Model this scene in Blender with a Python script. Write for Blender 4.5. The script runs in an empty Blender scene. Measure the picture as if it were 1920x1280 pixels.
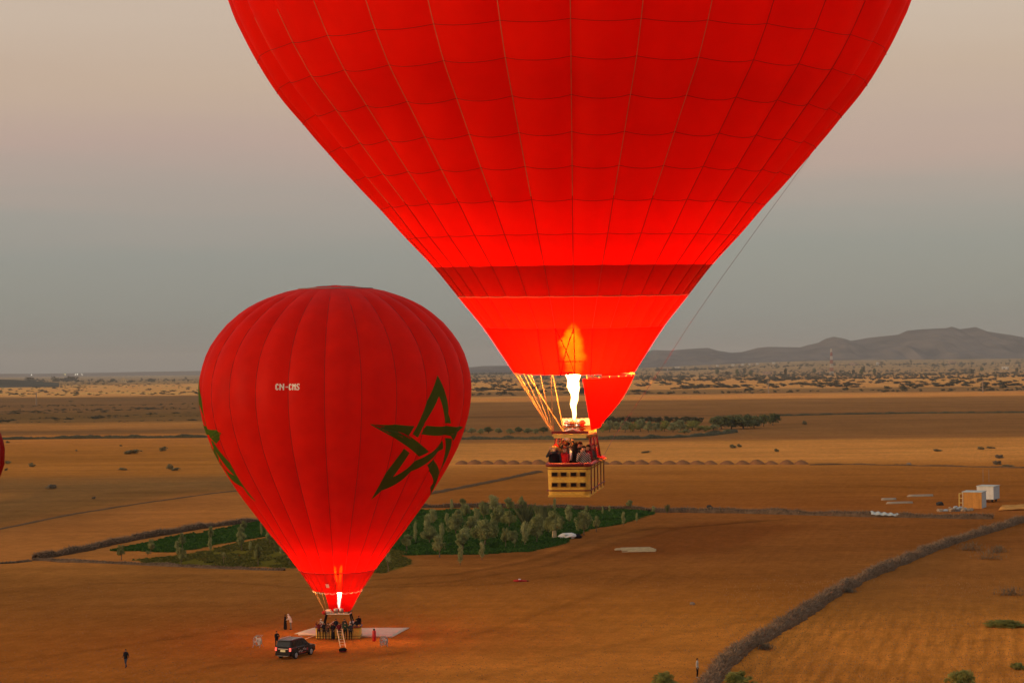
import bpy, bmesh, math, random
import numpy as np
from mathutils import Vector, Matrix

random.seed(7)
RNG = np.random.default_rng(11)
SC = bpy.context.scene
COL = SC.collection
R = math.radians

# ------------------------------------------------------------------ camera
CAMH = 28.0
FPX = 3600.0                       # focal length in pixels of the 1920 px wide photograph
cam_data = bpy.data.cameras.new('camera')
cam_data.sensor_width = 36.0
cam_data.lens = FPX / 1920 * 36
cam_data.clip_start = 0.5
cam_data.clip_end = 60000
cam = bpy.data.objects.new('camera', cam_data)
COL.objects.link(cam)
PITCH = math.atan(50 / FPX)
ROLL = R(-0.6)
CM = Matrix.Translation((0, 0, CAMH)) @ Matrix.Rotation(math.pi / 2 + PITCH, 4, 'X') @ Matrix.Rotation(ROLL, 4, 'Z')
cam.matrix_world = CM
SC.camera = cam

# ------------------------------------------------------------------ world
SUN_AZ = R(-104)                   # measured from the view direction, negative = to the left
SUN_EL = R(6.0)
world = bpy.data.worlds.new('World')
SC.world = world
world.use_nodes = True
wt = world.node_tree
wt.nodes.clear()
wo = wt.nodes.new('ShaderNodeOutputWorld')
bg = wt.nodes.new('ShaderNodeBackground')
sky = wt.nodes.new('ShaderNodeTexSky')
sky.sky_type = 'NISHITA'
sky.sun_disc = False
sky.sun_elevation = SUN_EL
sky.sun_rotation = SUN_AZ
sky.altitude = 450
sky.air_density = 1.4
sky.dust_density = 3.0
sky.ozone_density = 1.0
bg2 = wt.nodes.new('ShaderNodeBackground')
bg.inputs['Strength'].default_value = 0.05
wt.links.new(sky.outputs[0], bg.inputs['Color'])
# dusk gradient of the hazy sky: grey at the horizon, a warm pink belt, pale grey zenith
tc = wt.nodes.new('ShaderNodeTexCoord')
sep = wt.nodes.new('ShaderNodeSeparateXYZ')
wt.links.new(tc.outputs['Generated'], sep.inputs[0])
nz = wt.nodes.new('ShaderNodeTexNoise')
mpn = wt.nodes.new('ShaderNodeMapping')
mpn.inputs['Scale'].default_value = (3, 3, 40)
wt.links.new(tc.outputs['Generated'], mpn.inputs[0])
wt.links.new(mpn.outputs[0], nz.inputs['Vector'])
nz.inputs['Scale'].default_value = 1.0
nz.inputs['Detail'].default_value = 4
madd = wt.nodes.new('ShaderNodeMath'); madd.operation = 'MULTIPLY_ADD'
wt.links.new(nz.outputs['Fac'], madd.inputs[0])
madd.inputs[1].default_value = 0.034
wt.links.new(sep.outputs['Z'], madd.inputs[2])
msub = wt.nodes.new('ShaderNodeMath'); msub.operation = 'SUBTRACT'
wt.links.new(madd.outputs[0], msub.inputs[0]); msub.inputs[1].default_value = 0.017
ramp = wt.nodes.new('ShaderNodeValToRGB')
cr = ramp.color_ramp
SKY = [(0.0, (.212, .228, .212)), (0.030, (.224, .262, .256)), (0.058, (.232, .264, .276)), (0.080, (.288, .277, .286)),
       (0.110, (.440, .302, .285)), (0.150, (.520, .362, .285)), (0.190, (.575, .432, .345)), (0.30, (.50, .44, .40)), (0.55, (.42, .42, .44)), (1.0, (.34, .37, .43))]
while len(cr.elements) < len(SKY):
    cr.elements.new(0.5)
for e, (p, c) in zip(cr.elements, SKY):
    e.position = p; e.color = (*c, 1)
wt.links.new(msub.outputs[0], ramp.inputs[0])
wt.links.new(ramp.outputs[0], bg2.inputs['Color'])
bg2.inputs['Strength'].default_value = 0.93
addw = wt.nodes.new('ShaderNodeAddShader')
wt.links.new(bg.outputs[0], addw.inputs[0]); wt.links.new(bg2.outputs[0], addw.inputs[1])
wt.links.new(addw.outputs[0], wo.inputs['Surface'])

# ------------------------------------------------------------------ sun
sl = bpy.data.lights.new('sun', 'SUN')
sl.energy = 2.2
sl.angle = R(14)
sl.color = (1.0, 0.66, 0.36)
sun = bpy.data.objects.new('sun', sl)
sd = Vector((math.sin(SUN_AZ) * math.cos(SUN_EL), math.cos(SUN_AZ) * math.cos(SUN_EL), math.sin(SUN_EL)))
sun.rotation_euler = sd.to_track_quat('Z', 'Y').to_euler()
sun.location = (-60, -30, 60)
COL.objects.link(sun)

SC.view_settings.view_transform = 'Standard'
try: SC.view_settings.look = 'None'
except Exception: pass
SC.view_settings.exposure = 0.0
SC.view_settings.gamma = 1.0
SC.view_settings.use_curve_mapping = False
SC.render.engine = 'CYCLES'
SC.cycles.use_denoising = True
SC.cycles.max_bounces = 8
SC.cycles.diffuse_bounces = 4
SC.cycles.transmission_bounces = 6
SC.cycles.transparent_max_bounces = 12
SC.cycles.volume_bounces = 0
SC.cycles.sample_clamp_indirect = 6
SC.cycles.caustics_reflective = False
SC.cycles.caustics_refractive = False

# ------------------------------------------------------------------ helpers
def ray(px, py):
    return (CM.to_3x3() @ Vector(((px - 960) / FPX, -(py - 640) / FPX, -1))).normalized()
def G(px, py, z=0.0):
    d = ray(px, py); t = (z - CAMH) / d.z
    return Vector((0, 0, CAMH)) + d * t
def P(px, py, y):
    d = ray(px, py); return Vector((0, 0, CAMH)) + d * (y / d.y)
def hor(px):
    return 690 - (px - 960) * math.tan(-ROLL)
def scale_at(p):                      # photograph pixels per metre
    return FPX / p.y
CMI = np.array(CM.inverted())
def project(X):                       # world points -> photograph pixels
    X = np.asarray(X, float)
    h = np.c_[X, np.ones(len(X))] @ CMI.T
    return np.c_[960 + FPX * h[:, 0] / -h[:, 2], 640 - FPX * h[:, 1] / -h[:, 2]]
def lin(r, g, b):
    f = lambda c: (c / 255 / 12.92) if c / 255 <= .04045 else ((c / 255 + .055) / 1.055) ** 2.4
    return (f(r), f(g), f(b))
def smooth(a, b, x):
    t = np.clip((x - a) / (b - a), 0, 1); return t * t * (3 - 2 * t)

# value noise for geometry
_perm = RNG.random((256, 256))
def vnoise(x, y):
    x = np.asarray(x, float); y = np.asarray(y, float)
    xi = np.floor(x).astype(int); yi = np.floor(y).astype(int)
    xf = x - xi; yf = y - yi
    xf = xf * xf * (3 - 2 * xf); yf = yf * yf * (3 - 2 * yf)
    a = _perm[xi & 255, yi & 255]; b = _perm[(xi + 1) & 255, yi & 255]
    c = _perm[xi & 255, (yi + 1) & 255]; d = _perm[(xi + 1) & 255, (yi + 1) & 255]
    return (a * (1 - xf) + b * xf) * (1 - yf) + (c * (1 - xf) + d * xf) * yf
def fbm(x, y, n=4):
    s = 0; a = .5; t = 0
    for i in range(n):
        s = s + a * vnoise(x + 17.3 * i, y + 9.1 * i); t += a; a *= .5; x = x * 2.03; y = y * 2.03
    return s / t

def tag(o, label=None, cat=None, group=None, kind=None):
    if label: o['label'] = label
    if cat: o['category'] = cat
    if group: o['group'] = group
    if kind: o['kind'] = kind
    return o
def empty(name, loc=(0, 0, 0), rz=0.0, label=None, cat=None, group=None):
    o = bpy.data.objects.new(name, None)
    o.empty_display_size = .2
    o.location = loc; o.rotation_euler = (0, 0, rz)
    COL.objects.link(o)
    return tag(o, label, cat, group)
class MB:
    def __init__(s): s.v = []; s.f = []; s.m = []
    def add(s, vs, fs, mi=0):
        b = len(s.v); s.v.extend([tuple(v) for v in vs])
        for f in fs: s.f.append(tuple(i + b for i in f)); s.m.append(mi)
        return s
    def box(s, c, d, mi=0, rz=0.0, taper=1.0):
        hx, hy, hz = d[0] / 2, d[1] / 2, d[2] / 2
        ca, sa = math.cos(rz), math.sin(rz); vs = []
        for z, k in ((-hz, 1), (hz, taper)):
            for x, y in ((-hx, -hy), (hx, -hy), (hx, hy), (-hx, hy)):
                x *= k; y *= k
                vs.append((c[0] + x * ca - y * sa, c[1] + x * sa + y * ca, c[2] + z))
        return s.add(vs, [(3, 2, 1, 0), (4, 5, 6, 7), (0, 1, 5, 4), (1, 2, 6, 5), (2, 3, 7, 6), (3, 0, 4, 7)], mi)
    def tube(s, pts, rad, n=6, mi=0, cap=True):
        pts = [Vector(p) for p in pts]
        rs = rad if isinstance(rad, (list, tuple)) else [rad] * len(pts)
        vs = []
        ref = None
        for i, p in enumerate(pts):
            d = (pts[min(i + 1, len(pts) - 1)] - pts[max(i - 1, 0)])
            if d.length < 1e-9: d = Vector((0, 0, 1))
            d.normalize()
            if ref is None:
                ref = Vector((1, 0, 0)) if abs(d.x) < .8 else Vector((0, 1, 0))
            u = (ref - d * ref.dot(d)).normalized(); w = d.cross(u); ref = u
            for k in range(n):
                a = 2 * math.pi * k / n
                vs.append(p + (u * math.cos(a) + w * math.sin(a)) * rs[i])
        fs = []
        for i in range(len(pts) - 1):
            for k in range(n):
                fs.append((i * n + k, i * n + (k + 1) % n, (i + 1) * n + (k + 1) % n, (i + 1) * n + k))
        if cap:
            fs.append(tuple(range(n))[::-1]); fs.append(tuple((len(pts) - 1) * n + k for k in range(n)))
        return s.add(vs, fs, mi)
    def lathe(s, prof, c=(0, 0, 0), n=16, mi=0, axis='z'):
        vs = []
        for r, z in prof:
            for k in range(n):
                a = 2 * math.pi * k / n
                x, y = r * math.cos(a), r * math.sin(a)
                if axis == 'z': vs.append((c[0] + x, c[1] + y, c[2] + z))
                elif axis == 'y': vs.append((c[0] + x, c[1] + z, c[2] + y))
                else: vs.append((c[0] + z, c[1] + x, c[2] + y))
        fs = []
        for i in range(len(prof) - 1):
            for k in range(n):
                fs.append((i * n + k, i * n + (k + 1) % n, (i + 1) * n + (k + 1) % n, (i + 1) * n + k))
        fs.append(tuple(range(n))[::-1]); fs.append(tuple((len(prof) - 1) * n + k for k in range(n)))
        return s.add(vs, fs, mi)
    def ell(s, c, r, nu=10, nv=7, mi=0, jit=0.0):
        prof = []
        vs = []
        for j in range(nv + 1):
            t = math.pi * j / nv
            for k in range(nu):
                a = 2 * math.pi * k / nu
                q = 1 + random.uniform(-jit, jit) if 0 < j < nv else 1
                vs.append((c[0] + r[0] * q * math.sin(t) * math.cos(a), c[1] + r[1] * q * math.sin(t) * math.sin(a), c[2] - r[2] * q * math.cos(t)))
        fs = []
        for j in range(nv):
            for k in range(nu):
                fs.append((j * nu + k, j * nu + (k + 1) % nu, (j + 1) * nu + (k + 1) % nu, (j + 1) * nu + k))
        return s.add(vs, fs, mi)
    def mesh(s, name, mats, smooth_=False):
        me = bpy.data.meshes.new(name)
        me.from_pydata(s.v, [], s.f)
        for m in (mats if isinstance(mats, (list, tuple)) else [mats]): me.materials.append(m)
        if any(s.m): me.polygons.foreach_set('material_index', s.m)
        if smooth_: me.polygons.foreach_set('use_smooth', [True] * len(s.f))
        me.update()
        return me
    def build(s, name, mats, parent=None, smooth_=False, loc=None):
        o = bpy.data.objects.new(name, s.mesh(name, mats, smooth_))
        COL.objects.link(o)
        if parent: o.parent = parent
        if loc is not None: o.location = loc
        return o
def obj(name, me, parent=None, loc=None):
    o = bpy.data.objects.new(name, me); COL.objects.link(o)
    if parent: o.parent = parent
    if loc is not None: o.location = loc
    return o
def np_mesh(name, V, F, mats, smooth_=True):
    me = bpy.data.meshes.new(name)
    F = np.asarray(F, np.int32); V = np.asarray(V, np.float32)
    k = F.shape[1]
    me.vertices.add(len(V)); me.vertices.foreach_set('co', V.ravel())
    me.loops.add(F.size); me.loops.foreach_set('vertex_index', F.ravel())
    me.polygons.add(len(F)); me.polygons.foreach_set('loop_start', np.arange(0, F.size, k, dtype=np.int32))
    me.polygons.foreach_set('use_smooth', np.full(len(F), smooth_))
    for m in (mats if isinstance(mats, (list, tuple)) else [mats]): me.materials.append(m)
    me.update(calc_edges=True); me.validate()
    return me
def grid_faces(nr, nc):
    i, j = np.meshgrid(np.arange(nr - 1), np.arange(nc - 1), indexing='ij')
    a = (i * nc + j).ravel()
    return np.c_[a, a + 1, a + nc + 1, a + nc]
ORD = 'first second third fourth fifth sixth seventh eighth ninth tenth eleventh twelfth thirteenth fourteenth fifteenth sixteenth seventeenth eighteenth nineteenth twentieth'.split()
TENS = {2: 'twenty', 3: 'thirty', 4: 'forty', 5: 'fifty', 6: 'sixty'}
TENTH = {3: 'thirtieth', 4: 'fortieth', 5: 'fiftieth', 6: 'sixtieth'}
def ordinal(n):
    if n <= 20: return ORD[n - 1]
    t, u = divmod(n, 10)
    return TENTH[t] if u == 0 else TENS[t] + '-' + ORD[u - 1]

# ------------------------------------------------------------------ materials
def base_mat(name, col, rough=.8, var=.25, nscale=4.0, bump=0.0, bscale=20.0, metal=0.0, spec=.3, coat=0.0, stretch=(1, 1, 1)):
    m = bpy.data.materials.new(name); m.use_nodes = True
    nt = m.node_tree; p = nt.nodes['Principled BSDF']
    p.inputs['Roughness'].default_value = rough
    p.inputs['Metallic'].default_value = metal
    p.inputs['Specular IOR Level'].default_value = spec if rough < .85 else .03
    p.inputs['Coat Weight'].default_value = coat
    t = nt.nodes.new('ShaderNodeTexCoord'); mp = nt.nodes.new('ShaderNodeMapping'); mp.inputs['Scale'].default_value = stretch
    nt.links.new(t.outputs['Object'], mp.inputs[0])
    n = nt.nodes.new('ShaderNodeTexNoise'); n.inputs['Scale'].default_value = nscale; n.inputs['Detail'].default_value = 5
    nt.links.new(mp.outputs[0], n.inputs['Vector'])
    r = nt.nodes.new('ShaderNodeValToRGB')
    r.color_ramp.elements[0].position = .25; r.color_ramp.elements[1].position = .75
    r.color_ramp.elements[0].color = (*[c * (1 - var) for c in col], 1)
    r.color_ramp.elements[1].color = (*[min(1, c * (1 + var)) for c in col], 1)
    nt.links.new(n.outputs['Fac'], r.inputs[0]); nt.links.new(r.outputs[0], p.inputs['Base Color'])
    if bump:
        nb = nt.nodes.new('ShaderNodeTexNoise'); nb.inputs['Scale'].default_value = bscale; nb.inputs['Detail'].default_value = 4
        nt.links.new(mp.outputs[0], nb.inputs['Vector'])
        b = nt.nodes.new('ShaderNodeBump'); b.inputs['Strength'].default_value = bump; b.inputs['Distance'].default_value = .05
        nt.links.new(nb.outputs['Fac'], b.inputs['Height']); nt.links.new(b.outputs[0], p.inputs['Normal'])
    return m
def emit_mat(name, col, strength):
    m = bpy.data.materials.new(name); m.use_nodes = True
    p = m.node_tree.nodes['Principled BSDF']
    p.inputs['Base Color'].default_value = (*col, 1)
    p.inputs['Emission Color'].default_value = (*col, 1); p.inputs['Emission Strength'].default_value = strength
    return m
def fabric_mat(name, col, tcol, trans=.5, clear=.05, clearcol=(1, .05, .01), rough=.5, spec=.14):
    m = bpy.data.materials.new(name); m.use_nodes = True
    nt = m.node_tree; p = nt.nodes['Principled BSDF']; out = nt.nodes['Material Output']
    t = nt.nodes.new('ShaderNodeTexCoord')
    n = nt.nodes.new('ShaderNodeTexNoise'); n.inputs['Scale'].default_value = .45; n.inputs['Detail'].default_value = 6
    nt.links.new(t.outputs['Object'], n.inputs['Vector'])
    r = nt.nodes.new('ShaderNodeValToRGB')
    r.color_ramp.elements[0].color = (*[c * .82 for c in col], 1); r.color_ramp.elements[1].color = (*[min(1, c * 1.18) for c in col], 1)
    r.color_ramp.elements[0].position = .3; r.color_ramp.elements[1].position = .7
    nt.links.new(n.outputs['Fac'], r.inputs[0]); nt.links.new(r.outputs[0], p.inputs['Base Color'])
    p.inputs['Roughness'].default_value = rough; p.inputs['Specular IOR Level'].default_value = spec
    nb = nt.nodes.new('ShaderNodeTexNoise'); nb.inputs['Scale'].default_value = 1.6; nb.inputs['Detail'].default_value = 5
    nt.links.new(t.outputs['Object'], nb.inputs['Vector'])
    b = nt.nodes.new('ShaderNodeBump'); b.inputs['Strength'].default_value = .5; b.inputs['Distance'].default_value = .08
    nt.links.new(nb.outputs['Fac'], b.inputs['Height']); nt.links.new(b.outputs[0], p.inputs['Normal'])
    tl = nt.nodes.new('ShaderNodeBsdfTranslucent'); tl.inputs['Color'].default_value = (*tcol, 1)
    mx = nt.nodes.new('ShaderNodeMixShader'); mx.inputs[0].default_value = trans
    nt.links.new(p.outputs[0], mx.inputs[1]); nt.links.new(tl.outputs[0], mx.inputs[2])
    last = mx
    if clear > 0:
        tr = nt.nodes.new('ShaderNodeBsdfTransparent'); tr.inputs['Color'].default_value = (*clearcol, 1)
        m2 = nt.nodes.new('ShaderNodeMixShader'); m2.inputs[0].default_value = clear
        nt.links.new(mx.outputs[0], m2.inputs[1]); nt.links.new(tr.outputs[0], m2.inputs[2]); last = m2
    nt.links.new(last.outputs[0], out.inputs['Surface'])
    return m
def leaf_mat(name, c0, c1, trans=.25):
    m = bpy.data.materials.new(name); m.use_nodes = True
    nt = m.node_tree; p = nt.nodes['Principled BSDF']; out = nt.nodes['Material Output']
    t = nt.nodes.new('ShaderNodeTexCoord')
    n = nt.nodes.new('ShaderNodeTexNoise'); n.inputs['Scale'].default_value = 2.2; n.inputs['Detail'].default_value = 4
    oi = nt.nodes.new('ShaderNodeObjectInfo')
    va = nt.nodes.new('ShaderNodeVectorMath'); va.operation = 'ADD'
    nt.links.new(t.outputs['Object'], va.inputs[0]); nt.links.new(oi.outputs['Location'], va.inputs[1])
    nt.links.new(va.outputs[0], n.inputs['Vector'])
    r = nt.nodes.new('ShaderNodeValToRGB')
    r.color_ramp.elements[0].color = (*c0, 1); r.color_ramp.elements[1].color = (*c1, 1)
    r.color_ramp.elements[0].position = .35; r.color_ramp.elements[1].position = .68
    nt.links.new(n.outputs['Fac'], r.inputs[0]); nt.links.new(r.outputs[0], p.inputs['Base Color'])
    p.inputs['Roughness'].default_value = .8; p.inputs['Specular IOR Level'].default_value = .04
    tl = nt.nodes.new('ShaderNodeBsdfTranslucent'); nt.links.new(r.outputs[0], tl.inputs['Color'])
    mx = nt.nodes.new('ShaderNodeMixShader'); mx.inputs[0].default_value = trans
    nt.links.new(p.outputs[0], mx.inputs[1]); nt.links.new(tl.outputs[0], mx.inputs[2])
    nt.links.new(mx.outputs[0], out.inputs['Surface'])
    return m

M = {}
M['olive'] = leaf_mat('olive_leaves', (.13, .14, .042), (.36, .35, .13))
M['olive_dark'] = leaf_mat('dark_leaves', (.085, .095, .035), (.20, .20, .08))
M['olive_pale'] = leaf_mat('pale_leaves', (.20, .205, .07), (.42, .40, .17))
M['green_bush'] = leaf_mat('green_bush_leaves', (.17, .17, .035), (.40, .36, .09))
M['scrub'] = leaf_mat('scrub_leaves', (.075, .068, .036), (.16, .135, .072))
M['scrub_mid'] = leaf_mat('field_shrub_leaves', (.16, .135, .06), (.30, .25, .125))
M['scrub_dry'] = leaf_mat('dry_scrub', (.16, .12, .075), (.28, .22, .14))
M['grove'] = leaf_mat('grove_leaves', (.07, .062, .028), (.13, .11, .05))
M['grove_pale'] = leaf_mat('grove_pale_leaves', (.17, .18, .075), (.34, .33, .15))
M['yellow_leaf'] = leaf_mat('yellow_leaves', (.25, .18, .05), (.40, .28, .08))
M['bark'] = base_mat('bark', (.14, .10, .065), .9, .4, 6)
M['bank'] = base_mat('bank_earth', (.15, .078, .034), .95, .3, 2)
M['twig_dark'] = base_mat('dark_dry_twigs', (.075, .046, .026), .95, .5, 3, .6, 8)
M['twig'] = base_mat('dry_twigs', (.14, .088, .052), .95, .35, 1.2, .5, 9)  # base mesh tone, darkened as the shaded depth inside the hedge
M['twig_pale'] = base_mat('pale_dry_twigs', (.27, .175, .105), .95, .55, 3)
M['grass'] = leaf_mat('crop_leaves', (.026, .070, .012), (.06, .125, .02))
M['grass_olive'] = leaf_mat('orchard_grass', (.07, .072, .014), (.17, .145, .03))
M['red'] = fabric_mat('red_nylon', (.62, .012, .002), (.88, .003, .001), .50, .030, (1, .016, .001), spec=.05)
M['red_dark'] = fabric_mat('dark_red_nylon', (.34, .006, .003), (.21, .002, .001), .34, .016, (1, .02, .002), spec=.05)
M['red_scoop'] = fabric_mat('red_nomex', (.60, .002, .001), (.88, .0015, .0005), .42, .022, (1, .034, .002), spec=0)
M['green_print'] = fabric_mat('green_print', (.060, .135, .010), (.09, .16, .008), .40, 0, spec=.05)
M['white_print'] = fabric_mat('white_print', (.85, .78, .66), (.5, .4, .3), .12, 0, spec=.05)
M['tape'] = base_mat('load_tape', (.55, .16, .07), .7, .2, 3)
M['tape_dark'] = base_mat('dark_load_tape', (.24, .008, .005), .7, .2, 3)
M['shadow_line'] = base_mat('skirt_shadow_line', (.02, .002, .002), .9, .2, 3)
M['seam'] = base_mat('seam_thread', (.15, .004, .003), .8, .2, 3)
M['binding'] = base_mat('mouth_binding', (.36, .20, .09), .8, .2, 6)
M['rope'] = base_mat('rope', (.32, .17, .065), .8, .2, 10)
M['rope_dark'] = base_mat('dark_rope', (.24, .21, .19), .9, .2, 10)
M['wicker'] = base_mat('wicker', (.92, .50, .085), .75, .3, 9, .8, 30, stretch=(1, 1, 6))
M['wicker_dark'] = base_mat('dark_wicker', (.24, .11, .035), .85, .3, 9, .8, 30)
M['leather'] = base_mat('red_leather', (.15, .012, .014), .5, .25, 6)
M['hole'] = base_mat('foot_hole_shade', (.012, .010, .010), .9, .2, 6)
M['steel'] = base_mat('steel', (.62, .60, .56), .3, .15, 8, metal=.85)
M['brass'] = base_mat('burner_frame_paint', (.72, .47, .12), .45, .2, 8)
M['coil'] = base_mat('burner_coil', (.38, .10, .05), .4, .3, 12, metal=.4)
M['white_screen'] = base_mat('white_screen', (.80, .76, .66), .6, .08, 5)
M['black'] = base_mat('black_plastic', (.02, .02, .02), .5, .3, 8)
M['carpaint'] = base_mat('black_car_paint', (.008, .007, .008), .30, .2, 3, spec=.25, coat=.15)
M['glass'] = base_mat('tinted_glass', (.02, .02, .022), .10, .1, 3, spec=.45)
M['tyre'] = base_mat('tyre_rubber', (.022, .020, .019), .9, .3, 12)
M['alloy'] = base_mat('alloy_rim', (.45, .44, .43), .3, .2, 8, metal=.7)
M['tail'] = emit_mat('tail_light', (1.0, .10, .07), 1.4)
M['plate'] = base_mat('number_plate', (.75, .68, .38), .5, .06, 20)
M['decal'] = base_mat('pale_decal', (.45, .36, .34), .5, .2, 8)
M['decal_red'] = base_mat('red_decal', (.35, .03, .03), .5, .2, 8)
M['tarp'] = base_mat('ground_tarp', (.66, .52, .36), .7, .12, .8, .4, 1.5)
M['tarp_fold'] = base_mat('tarp_fold', (.74, .54, .40), .7, .12, 1)
M['red_paint'] = base_mat('red_paint', (.50, .015, .015), .35, .12, 5)
M['red_cloth'] = base_mat('red_cloth', (.45, .012, .01), .8, .25, 4)
M['wood'] = base_mat('pale_wood', (.60, .46, .30), .7, .25, 6)
M['plank'] = base_mat('straw_planks', (.50, .36, .19), .85, .35, 1.5, stretch=(1, 5, 1))
M['stone'] = base_mat('stone', (.26, .19, .14), .9, .3, 3, .5, 6)
M['slab'] = base_mat('concrete_slab', (.36, .25, .16), .9, .2, 1.2)
M['clod'] = base_mat('soil_clods', (.30, .125, .045), .95, .5, .4)
M['stubble'] = base_mat('straw_stubble', (.38, .20, .08), .95, .4, .5)
M['earth'] = base_mat('earth', (.27, .112, .042), .95, .25, .6, .5, 3)
M['cab_orange'] = base_mat('ochre_panel', (.54, .24, .045), .7, .14, 1.2)
M['cab_white'] = base_mat('white_panel', (.62, .60, .55), .65, .12, 1.0)
M['cab_grey'] = base_mat('grey_panel', (.40, .42, .42), .65, .12, 1.0)
M['cab_roof'] = base_mat('pale_roof', (.48, .48, .42), .7, .2, 1.0)
M['grey_metal'] = base_mat('grey_metal', (.28, .27, .25), .5, .2, 6, metal=.3)
M['pole'] = base_mat('pole_paint', (.34, .25, .18), .9, .12, 2)
M['tower_red'] = base_mat('tower_red', (.34, .08, .06), .8, .1, 2)
M['tower_white'] = base_mat('tower_white', (.60, .56, .52), .8, .1, 2)
M['cream_wall'] = base_mat('cream_wall', (.62, .46, .25), .9, .12, .2)
M['white_wall'] = base_mat('white_wall', (.66, .62, .56), .9, .1, .2)
M['mauve_wall'] = base_mat('pinkish_wall', (.42, .28, .21), .9, .12, .2)
M['opening'] = base_mat('dark_opening', (.05, .045, .04), .9, .2, 1)
M['lamp'] = emit_mat('lit_lamp', (1.0, .92, .72), 10)
M['lamp_yellow'] = emit_mat('lit_yellow_lamp', (1.0, .85, .25), 9)
# people
for k, c in {'skin': (.42, .22, .13), 'skin_pale': (.55, .32, .20), 'hair_black': (.015, .012, .010), 'hair_brown': (.09, .045, .02), 'hair_blond': (.45, .27, .08), 'hair_red': (.22, .06, .02),
             'cloth_black': (.012, .011, .013), 'cloth_navy': (.018, .022, .035), 'cloth_grey': (.20, .19, .18), 'cloth_dgrey': (.05, .05, .05), 'cloth_red': (.42, .012, .012), 'cloth_white': (.68, .64, .58),
             'cloth_green': (.03, .07, .035), 'cloth_brown': (.12, .06, .03), 'cloth_cream': (.48, .42, .34), 'cloth_jean': (.04, .055, .09), 'shoe': (.03, .025, .022), 'cloth_maroon': (.16, .015, .02), 'eye': (.02, .015, .012), 'lip': (.30, .10, .08)}.items():
    M[k] = base_mat(k, c, .85, .2, 12)
def check_mat():
    m = base_mat('checked_wool', (.1, .1, .1), .9)
    nt = m.node_tree; p = nt.nodes['Principled BSDF']
    t = nt.nodes.new('ShaderNodeTexCoord'); mp = nt.nodes.new('ShaderNodeMapping'); mp.inputs['Rotation'].default_value = (0, R(45), 0)
    nt.links.new(t.outputs['Object'], mp.inputs[0])
    w = nt.nodes.new('ShaderNodeTexWave'); w.inputs['Scale'].default_value = 5.0; w.inputs['Distortion'].default_value = .6
    nt.links.new(mp.outputs[0], w.inputs['Vector'])
    r = nt.nodes.new('ShaderNodeValToRGB'); r.color_ramp.elements[0].color = (.02, .018, .017, 1); r.color_ramp.elements[1].color = (.42, .36, .30, 1)
    r.color_ramp.elements[0].position = .55; r.color_ramp.elements[1].position = .65
    nt.links.new(w.outputs['Fac'], r.inputs[0]); nt.links.new(r.outputs[0], p.inputs['Base Color'])
    return m
M['cloth_check'] = check_mat()

# ================================================================== GROUND
KIL = np.array((.455, .462, .62))            # how strongly the dusk sky lights a level surface, used to turn seen tones into base colours
def soil(*rgb): return np.array(lin(*rgb)) / KIL
LEFT = [(0, 125, 110, 95), (2, 125, 108, 92), (13, 116, 92, 72), (22, 122, 92, 62), (25, 172, 118, 74), (43, 168, 114, 70), (47, 96, 68, 46), (70, 98, 68, 45), (80, 86, 62, 38),
        (92, 96, 68, 42), (97, 138, 90, 50), (104, 130, 84, 47), (108, 99, 67, 43), (114, 102, 68, 42), (117, 138, 86, 45), (124, 141, 87, 45), (140, 133, 82, 38),
        (162, 126, 78, 35), (190, 130, 81, 38), (199, 112, 74, 42), (210, 95, 66, 40), (242, 98, 66, 38), (257, 116, 73, 40), (277, 128, 79, 42), (345, 134, 82, 42),
        (365, 114, 71, 35), (422, 107, 65, 31), (502, 120, 70, 30), (590, 128, 74, 31), (700, 128, 74, 31)]
RIGHT = [(0, 106, 90, 74), (4, 108, 90, 70), (10, 116, 92, 68), (20, 138, 100, 66), (28, 166, 112, 66), (42, 160, 108, 64), (45, 114, 82, 53), (52, 106, 75, 50), (54.5, 168, 108, 62), (60, 162, 104, 58),
         (63, 112, 75, 45), (90, 101, 67, 41), (92, 84, 56, 36), (94, 104, 69, 42), (130, 106, 70, 42), (137, 110, 71, 42), (141, 150, 97, 51), (165, 155, 100, 53), (180, 152, 97, 50), (187, 130, 80, 38),
         (200, 124, 74, 33), (230, 113, 66, 28), (265, 112, 63, 28), (276, 108, 62, 30), (300, 104, 60, 28), (345, 102, 59, 28), (400, 110, 64, 28), (460, 136, 81, 33), (520, 142, 86, 37), (700, 146, 88, 39)]
def table(T, v):
    T = np.array(T, float); out = np.empty((len(v), 3))
    C = np.array([soil(*r[1:]) for r in T])
    for k in range(3): out[:, k] = np.interp(v, T[:, 0], C[:, k])
    return out
def in_poly(px, py, poly):
    inside = np.zeros(len(px), bool); n = len(poly)
    for i in range(n):
        x0, y0 = poly[i]; x1, y1 = poly[(i + 1) % n]
        c = ((y0 > py) != (y1 > py)) & (px < (x1 - x0) * (py - y0) / (y1 - y0 + 1e-12) + x0)
        inside ^= c
    return inside
def gpoly(pts): return [tuple(G(*p).xy) for p in pts]
POLY_DARK = gpoly([(205, 1032), (330, 1034), (490, 1006), (620, 992), (700, 1010), (760, 1040), (905, 1038), (1000, 1032), (1065, 1016), (1100, 992), (1160, 982), (1228, 962), (1180, 951), (1040, 953), (800, 955), (640, 958), (490, 977), (330, 1005)])
POLY_OLIVE = gpoly([(235, 1050), (330, 1041), (490, 1009), (620, 995), (700, 1012), (760, 1042), (768, 1056), (715, 1074), (600, 1066), (480, 1062), (330, 1057)])
POLY_RED = gpoly([(1165, 1012), (1210, 992), (1330, 978), (1530, 985), (1440, 1010), (1400, 1032), (1230, 1042), (1120, 1040)])
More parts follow.
